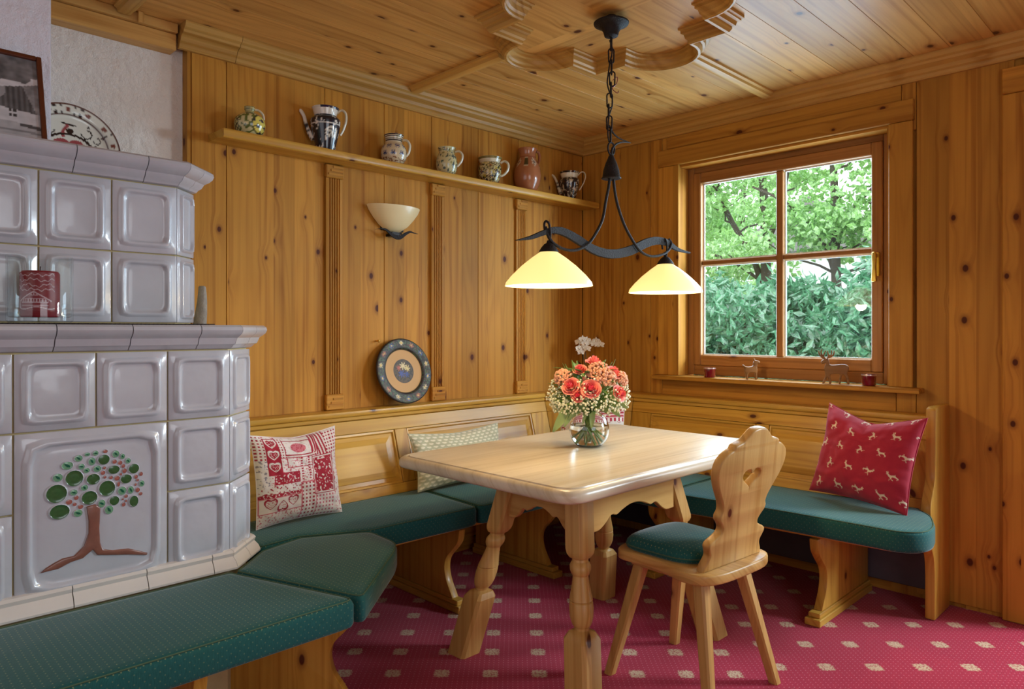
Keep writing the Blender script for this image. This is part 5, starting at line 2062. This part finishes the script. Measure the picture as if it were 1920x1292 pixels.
outer = bowl(.079, .066, .003, .136)
inner = bowl(.0765, .0665, .0075, .1355)
build('bowl', MB().lathe([(.001, .0008), (.030, .0008)] + outer + inner[::-1] + [(.001, .0068)], (vx, vy, vz), 48), M['glass'], vase, angle=50)
wtr = bowl(.0760, .0665, .0080, .084)
build('water', MB().lathe([(.001, .0080)] + wtr + [(.001, .084)], (vx, vy, vz), 48), M['water'], vase, angle=50)

bq = thing('bouquet', 'bouquet of coral roses, peach florets and white gypsophila in the glass vase', 'bouquet', (vx, vy, vz + .14))
Rv = Vector((.7028, .7114, 0))
Fv = Vector((.7114, -.7026, 0))        # toward the viewer side
Uv = Vector((0, 0, 1))
bc = Vector((vx - .005, vy, vz + .150))


def dome(right, up):
    """a point of the bouquet dome on its front for a sideways and upward offset"""
    a, b = right / .150, (up - .06) / .125
    d = max(.03, 1 - a * a - b * b)
    return bc + Rv * right + Uv * up + Fv * (.13 * math.sqrt(d))


# stems
for k in range(16):
    a = 2 * PI * k / 16
    r0 = .028 + .014 * (k % 3)
    pts = [(vx + r0 * math.cos(a + 2.6) * 1.25, vy + r0 * math.sin(a + 2.6) * 1.25, vz + .014 + .006 * (k % 4)), (vx + .012 * math.cos(a + 1), vy + .012 * math.sin(a + 1), vz + .085), (vx + .03 * math.cos(a), vy + .03 * math.sin(a), vz + .150), (vx + .07 * math.cos(a), vy + .07 * math.sin(a), vz + .21)]
    build('stem', MB().tube(catmull(pts, 4), .0030, 6), M['green_stem'], bq)


def rose_mb(c, nrm, R, cin, cout, seed):
    rs = random.Random(seed)
    nrm = nrm.normalized()
    u = nrm.orthogonal().normalized()
    w = nrm.cross(u)
    m = MB()
    layers = [(.16, 3, 1.00, .15), (.34, 4, .92, .35), (.56, 5, .70, .62), (.80, 6, .40, .95), (1.0, 6, .06, 1.25)]
    for li, (rad, cnt, zz, flare) in enumerate(layers):
        for k in range(cnt):
            a0 = 2 * PI * k / cnt + li * .7 + rs.uniform(-.1, .1)
            wid = 2 * PI / cnt * .60
            rows = []
            for j in range(5):
                t = j / 4
                row = []
                for i in range(6):
                    s = i / 5 * 2 - 1
                    a = a0 + s * wid
                    edge = 1 - .35 * s * s * t
                    rr = R * rad * (.45 + .55 * t ** .7) * (1 + .10 * flare * t * t) * (1 + .04 * rs.uniform(-1, 1))
                    h = R * (-.45 + (zz * .75 + .45) * t * edge - (.22 * flare * max(0, t - .7) ** 1.0))
                    p = c + u * (rr * math.cos(a)) + w * (rr * math.sin(a)) + nrm * h
                    row.append(tuple(p))
                rows.append(row)
            cols = []
            for j in range(5):
                for i in range(6):
                    f = min(1, .25 * (4 - li) / 4 + .0)
                    q = min(1, (li / 4) * .45 + .55 * (j / 4) ** 1.5)
                    cols.append(tuple(cin[x] * (1 - q) + cout[x] * q for x in range(3)))
            b = len(m.v)
            m.rings(rows, False, False, False)
            m.c += cols
    m2 = MB().ball(tuple(c + nrm * R * .15), R * .34, 8, 6)
    m.add(m2.v, m2.f, 0, [cin[:3]] * len(m2.v))
    return m


cr1, cr2 = lin(220, 46, 82), lin(255, 160, 138)
roses = [(-.078, .096, .034), (-.003, .088, .036), (.020, .186, .031), (.092, .146, .032), (.112, .066, .031), (-.040, .158, .026), (-.052, .062, .026)]
for k, (r, up, R) in enumerate(roses):
    p = dome(r, up)
    build('rose', rose_mb(p, (p - bc + Fv * .03), R, cr1, cr2, k), M['petal'], bq, fix=False, angle=80)
# two roses on the far side
for k, (a, up) in enumerate(((2.3, .12), (3.4, .10))):
    p = bc + (Fv * math.cos(a) + Rv * math.sin(a)) * .115 + Uv * up
    build('rose', rose_mb(p, p - bc, .033, cr1, cr2, 20 + k), M['petal'], bq, fix=False, angle=80)
# peach floret heads
ico = MB().ball((0, 0, 0), 1, 6, 4)


def cluster(name, cen, axis, R, cnt, rad, mat, flat=.6):
    m = MB()
    for k in range(cnt):
        d = Vector(rng.normal(size=3))
        d.normalize()
        if d.dot(axis) < -.15:
            d = -d
        q = cen + d * R * random.uniform(.82, 1.0)
        s = rad * random.uniform(.7, 1.25)
        m.add([(q.x + x * s, q.y + y * s, q.z + z * s) for x, y, z in ico.v], ico.f)
    o = build(name, m, mat, bq, angle=80)
    o['kind'] = 'stuff'
    return o


for (r, up, R) in ((.030, .135, .050), (-.100, .120, .036), (.118, .112, .034), (.060, .120, .040)):
    p = dome(r, up) - Fv * .030
    cluster('peach_florets', p, (p - bc).normalized(), R, 150, .0052, M['peach'])
# gypsophila all around
m = MB()
st = MB()
spots = []
for k in range(900):
    a = random.uniform(0, 2 * PI)
    up = random.choice((random.uniform(-.005, .09), random.uniform(-.02, .05), random.uniform(-.01, .06), random.uniform(.03, .14)))
    e = math.sqrt(max(.05, 1 - ((up - .05) / .125) ** 2))
    rr = .160 * e * random.uniform(.80, 1.04)
    q = bc + (Fv * math.cos(a) * .9 + Rv * math.sin(a)) * rr + Uv * up
    s = random.uniform(.0030, .0052)
    m.add([(q.x + x * s, q.y + y * s, q.z + z * s) for x, y, z in ico.v], ico.f)
    if k % 2 == 0:
        st.tube([tuple(bc + (q - bc) * .45), tuple(q)], .0008, 4)
o = build('gypsophila_buds', m, M['gyp'], bq, angle=80)
o['kind'] = 'stuff'
o = build('gypsophila_twigs', st, M['green_stem'], bq)
o['kind'] = 'stuff'


def leaf_mb(base, tip, up, width, curl=.1, n=7):
    base, tip = Vector(base), Vector(tip)
    d = tip - base
    side = d.cross(Vector(up)).normalized()
    nr = side.cross(d).normalized()
    top, bot = [], []
    for i in range(n):
        t = i / (n - 1)
        w = width * math.sin(PI * min(1, t * .92 + .04)) ** .8 * (1 - .25 * t)
        c = base + d * t + nr * (-curl * d.length * t * t)
        top.append([tuple(c - side * w + nr * w * .25), tuple(c - side * w * .5 + nr * w * .06), tuple(c), tuple(c + side * w * .5 + nr * w * .06), tuple(c + side * w + nr * w * .25)])
        bot.append([tuple(Vector(q) - nr * .0008) for q in top[-1]])
    rows = [a + b[::-1] for a, b in zip(top, bot)]
    return MB().rings(rows)


for (r, up, r2, up2, w) in ((-.070, .030, -.142, -.080, .022), (-.050, .030, -.100, -.062, .013), (-.020, .030, -.082, -.030, .016), (.010, .012, .004, -.064, .013), (-.012, .012, -.030, -.050, .008), (.060, .034, .112, -.024, .014), (.075, .044, .140, .010, .014), (-.06, .04, -.01, .0, .02), (.03, .03, .07, -.01, .016)):
    build('leaf', leaf_mb(bc + Rv * r + Uv * up + Fv * .07, bc + Rv * r2 + Uv * up2 + Fv * .095, Fv, w), M['leaf_grey'], bq, angle=80)
for k in range(60):
    a = random.uniform(0, 2 * PI)
    up = random.uniform(0, .15)
    d = (Fv * math.cos(a) + Rv * math.sin(a))
    b0 = bc + d * .06 + Uv * up
    b1 = bc + d * random.uniform(.125, .155) + Uv * (up + random.uniform(-.02, .04))
    if k % 5 == 0:
        b1 = bc + d * .09 + Uv * random.uniform(.17, .20)
    build('leaf', leaf_mb(b0, b1, Uv, random.uniform(.008, .014)), M['leaf'], bq, angle=80)

# ================================================================== ORCHID ON THE CORNER LEDGE
ox, oy, oz = .185, -.185, .8315
orc = thing('orchid', 'white potted orchid on the corner ledge behind the bouquet', 'plant', (ox, oy, oz))
pot = build('pot', MB().lathe([(.001, .0005), (.040, .0005), (.052, .085), (.054, .088), (.054, .095), (.050, .095), (.046, .080), (.001, .078)], (ox, oy, oz), 24), M['pot'], orc, angle=50)
for (dx, dy, dz, w) in ((-.10, -.07, .03, .024), (.02, .05, .06, .026), (.06, -.02, .05, .024), (-.03, -.02, .10, .026), (.08, .05, .02, .022)):
    d = Rv * (dx * 1.0) + Uv * dz + Fv * dy
    build('leaf', leaf_mb(Vector((ox, oy, oz + .082)), Vector((ox, oy, oz + .09)) + d, Uv, w, .25), M['orchid_leaf'], orc, angle=80)
heads = [(-.022, .240), (-.006, .235), (.040, .225)]
for k, (r, h) in enumerate(heads):
    p0 = Vector((ox, oy, oz + .08)) + Rv * (.004 * (k - 1))
    p1 = Vector((ox, oy, oz + h * .7)) + Rv * (r * .6)
    p2 = Vector((ox, oy, oz + h)) + Rv * r
    build('flower_stem', MB().tube(catmull([tuple(p0), tuple(p1), tuple(p2)], 5), .0022, 6), M['orchid_leaf'], orc)


def orchid_flower(c, nrm, R):
    nrm = nrm.normalized()
    u = Vector((0, 0, 1)).cross(nrm).normalized()
    w = nrm.cross(u)
    m = MB()
    for ang, wd, ln in ((90, .42, 1), (210, .40, .95), (330, .40, .95), (20, .78, 1.0), (160, .78, 1.0)):
        a = math.radians(ang)
        d = u * math.cos(a) + w * math.sin(a)
        t = leaf_mb(c, c + d * R * ln + nrm * R * .05, nrm, R * wd * .7, .12, 6)
        m.add(t.v, t.f)
    t = MB().ball(tuple(c + nrm * R * .15), R * .2, 6, 5)
    m.add(t.v, t.f)
    return m


for k, (r, h, dp) in enumerate(((-.050, .295, .02), (-.026, .312, .03), (.000, .306, .02), (-.012, .288, .035), (.020, .290, .02), (-.048, .258, .03), (-.022, .262, .03), (.000, .256, .035), (-.036, .236, .03), (.044, .285, .03), (.066, .282, .02), (.056, .302, .01), (.082, .280, .02))):
    c = Vector((ox, oy, oz + h)) + Rv * r + Fv * dp
    build('orchid_flower', orchid_flower(c, Fv + Rv * random.uniform(-.5, .5) + Uv * random.uniform(-.4, .2), .026), M['orchid_white'], orc, angle=80)

# ================================================================== GARDEN BEYOND THE WINDOW
gnd = build('ground', MB().box(-26, .35, -.75, 16, 34, -.6), M['ground'], smooth=False)
struct(gnd)


def leaves(n, centers, radii, size, asp, droop, seed):
    r = np.random.default_rng(seed)
    k = r.integers(0, len(centers), n)
    d = r.normal(size=(n, 3))
    d /= np.linalg.norm(d, axis=1)[:, None]
    rad = r.uniform(.35, 1.0, n) ** .6
    c = np.array(centers)[k] + d * rad[:, None] * np.array(radii)[k]
    a = r.normal(size=(n, 3))
    a[:, 2] -= droop
    a /= np.linalg.norm(a, axis=1)[:, None]
    nr = r.normal(size=(n, 3)) + np.array([0, -.3, .9])
    s = np.cross(a, nr)
    s /= np.linalg.norm(s, axis=1)[:, None] + 1e-9
    up = np.cross(s, a)
    L = size * r.uniform(.7, 1.3, n)[:, None]
    W = L * asp
    p0 = c
    p1 = c + a * L * .5 + s * W
    p2 = c + a * L
    p3 = c + a * L * .5 - s * W
    mid = c + a * L * .5 - up * W * .35
    v = np.stack([p0, p1, p2, p3, mid], 1).reshape(-1, 3)
    b = np.arange(n)[:, None] * 5
    f = np.concatenate([b + np.array([[0, 1, 4]]), b + np.array([[1, 2, 4]]), b + np.array([[2, 3, 4]]), b + np.array([[3, 0, 4]])], 0)
    m = MB()
    m.v = v.tolist()
    m.f = [tuple(q) for q in f.tolist()]
    m.mi = [0] * len(m.f)
    return m


def limb(p0, p1, r0, r1, wob, rs, n=7):
    P0, P1 = Vector(p0), Vector(p1)
    pts, rr = [], []
    for i in range(n):
        t = i / (n - 1)
        q = P0.lerp(P1, t) + Vector((rs.uniform(-1, 1), rs.uniform(-1, 1), rs.uniform(-.4, .4))) * wob * math.sin(PI * t)
        pts.append(tuple(q))
        rr.append(r0 + (r1 - r0) * t)
    return MB().tube(pts, rr, 8)


def tree(label, paths, box, ncl, crad, nleaf, size, seed, mat='foliage_tree'):
    """paths: trunks as (points, r0, r1); box: where the leaf sprays hang"""
    rs = random.Random(seed)
    t = thing('garden_tree', label, 'tree', paths[0][0][0], 'trees outside the window')
    nodes = []
    for k, (pts, r0, r1) in enumerate(paths):
        q = catmull(pts, 5)
        n = len(q)
        build('trunk' if k == 0 else 'branch', MB().tube(q, [r0 + (r1 - r0) * i / (n - 1) for i in range(n)], 8), M['bark'], t, angle=60)
        nodes += [Vector(p) for p in q[n // 3:]]
    cen, rad = [], []
    for k in range(ncl):
        c = Vector([rs.uniform(box[i], box[i + 3]) for i in range(3)])
        s = rs.uniform(.7, 1.3) * crad
        cen.append(tuple(c))
        rad.append((s, s, s * .38))
        if k % 2 == 0:
            p = min(nodes, key=lambda v: (v - c).length + .6 * abs(v.z - c.z + .5))
            build('branch', limb(tuple(p), tuple(c), .020, .006, .10, rs, 5), M['bark'], t, angle=60)
    o = build('foliage', leaves(nleaf, cen, rad, size, .36, .5, seed), M[mat], t, smooth=False, fix=False)
    o['kind'] = 'stuff'
    return t


tree('bright green tree with slanting dark trunks seen in the left panes',
     [([(-2.15, 7.2, -.6), (-2.19, 7.2, 1.0), (-2.24, 7.2, 2.4), (-2.30, 7.25, 3.5), (-2.5, 7.3, 4.8)], .11, .05),
      ([(-2.28, 7.2, 1.7), (-2.42, 7.2, 2.3), (-2.88, 7.2, 3.1), (-3.12, 7.2, 3.8), (-3.3, 7.3, 4.6)], .055, .03),
      ([(-2.24, 7.2, 2.5), (-1.95, 7.1, 3.1), (-1.75, 7.0, 3.9), (-1.7, 7.0, 4.6)], .05, .02),
      ([(-2.22, 7.2, 1.9), (-2.7, 7.0, 2.3), (-3.3, 6.9, 2.5), (-4.2, 6.9, 2.6)], .028, .012)],
     (-4.9, 6.3, 2.1, -1.6, 8.4, 4.9), 46, .50, 5600, .115, 3)
tree('bright green tree filling the upper right panes',
     [([(-.80, 6.4, -.6), (-.83, 6.4, 1.2), (-.86, 6.4, 2.4), (-.90, 6.45, 3.4), (-1.0, 6.5, 4.6)], .085, .04),
      ([(-.85, 6.4, 1.9), (-1.05, 6.35, 2.5), (-1.5, 6.3, 3.0), (-2.0, 6.3, 3.3)], .035, .015),
      ([(-.86, 6.4, 2.3), (-.55, 6.4, 2.9), (-.1, 6.5, 3.3), (.5, 6.6, 3.7)], .035, .015)],
     (-1.75, 5.6, 2.35, 1.4, 7.4, 4.7), 48, .52, 7000, .11, 5)
tree('slim pale tree with a thin bent trunk far left behind the others',
     [([(-5.0, 9.8, -.6), (-5.0, 9.8, 1.6), (-5.2, 9.8, 3.0), (-5.6, 9.9, 4.6)], .08, .03)],
     (-7.0, 9.2, 1.6, -3.6, 10.6, 5.2), 22, .7, 2400, .13, 8)
tree('distant pale tree left behind the white house',
     [([(-9.5, 20.0, -.6), (-9.4, 20, 2.4), (-9.2, 20, 6.5)], .22, .08)], (-13, 19, 1.5, -7.0, 21.5, 6.6), 22, 1.2, 2600, .26, 12)
tree('distant pale tree at the far right of the garden',
     [([(-1.2, 20.0, -.6), (-1.2, 20, 2.4), (-1.0, 20, 6.2)], .2, .08)], (-4.0, 19, 1.5, 2.0, 21.5, 5.6), 22, 1.2, 2600, .26, 14)


def bush(label, base, w, h, n, seed):
    rs = random.Random(seed)
    t = thing('garden_bush', label, 'bush', base, 'bushes below the window')
    cen, rad = [], []
    for k in range(16):
        p = (base[0] + rs.uniform(-w, w), base[1] + rs.uniform(-.6, .6), base[2] + h * rs.uniform(.25, .92))
        if k < 9:
            build('branch', limb((base[0] + rs.uniform(-.3, .3), base[1], base[2]), p, .022, .008, .10, rs, 6), M['bark'], t, angle=60)
        cen.append(p)
        rad.append((.45, .42, .38))
    o = build('foliage', leaves(n, cen, rad, .15, .20, .5, seed), M['foliage_bush'], t, smooth=False, fix=False)
    o['kind'] = 'stuff'
    return t


bush('blue green leafy bush below the left panes', (-1.75, 4.4, -.6), .72, 2.45, 8500, 21)
bush('blue green leafy bush below the middle of the window', (-.72, 4.3, -.6), .70, 2.30, 8500, 22)
bush('blue green leafy bush below the right panes', (.30, 4.2, -.6), .70, 2.55, 8500, 23)
bush('taller bush behind at the left edge of the window', (-2.9, 5.2, -.6), .9, 2.3, 7500, 24)
bush('loose bush standing right outside the frame', (1.3, 4.4, -.6), .8, 2.2, 6000, 25)
house = thing('white_house', 'white rendered neighbour house showing through the leaves', 'house', (-5.0, 14.6, -.6))
hx0, hx1, hy0, hy1 = -6.6, -2.6, 14.5, 17.5
build('wall', MB().box(hx0, hy0, -.6, hx1, hy1, 3.2), M['house'], house, smooth=False)
build('roof', MB().prism([(hx0 - .3, 3.2), (hx1 + .3, 3.2), ((hx0 + hx1) / 2, 4.6)], 'y', hy0 - .3, hy1 + .3), plain('roof_tiles', lin(132, 128, 126), .8, .3, 6), house, smooth=False)
for wx in (-6.0, -4.7, -3.5):
    w = build('window', MB().box(wx, hy0 - .04, 1.2, wx + .7, hy0 - .001, 2.4), M['white_paint'], house, smooth=False)
    build('pane', MB().box(wx + .07, hy0 - .05, 1.27, wx + .33, hy0 - .0405, 2.33).box(wx + .37, hy0 - .05, 1.27, wx + .63, hy0 - .0405, 2.33), M['house_glass'], w, smooth=False)
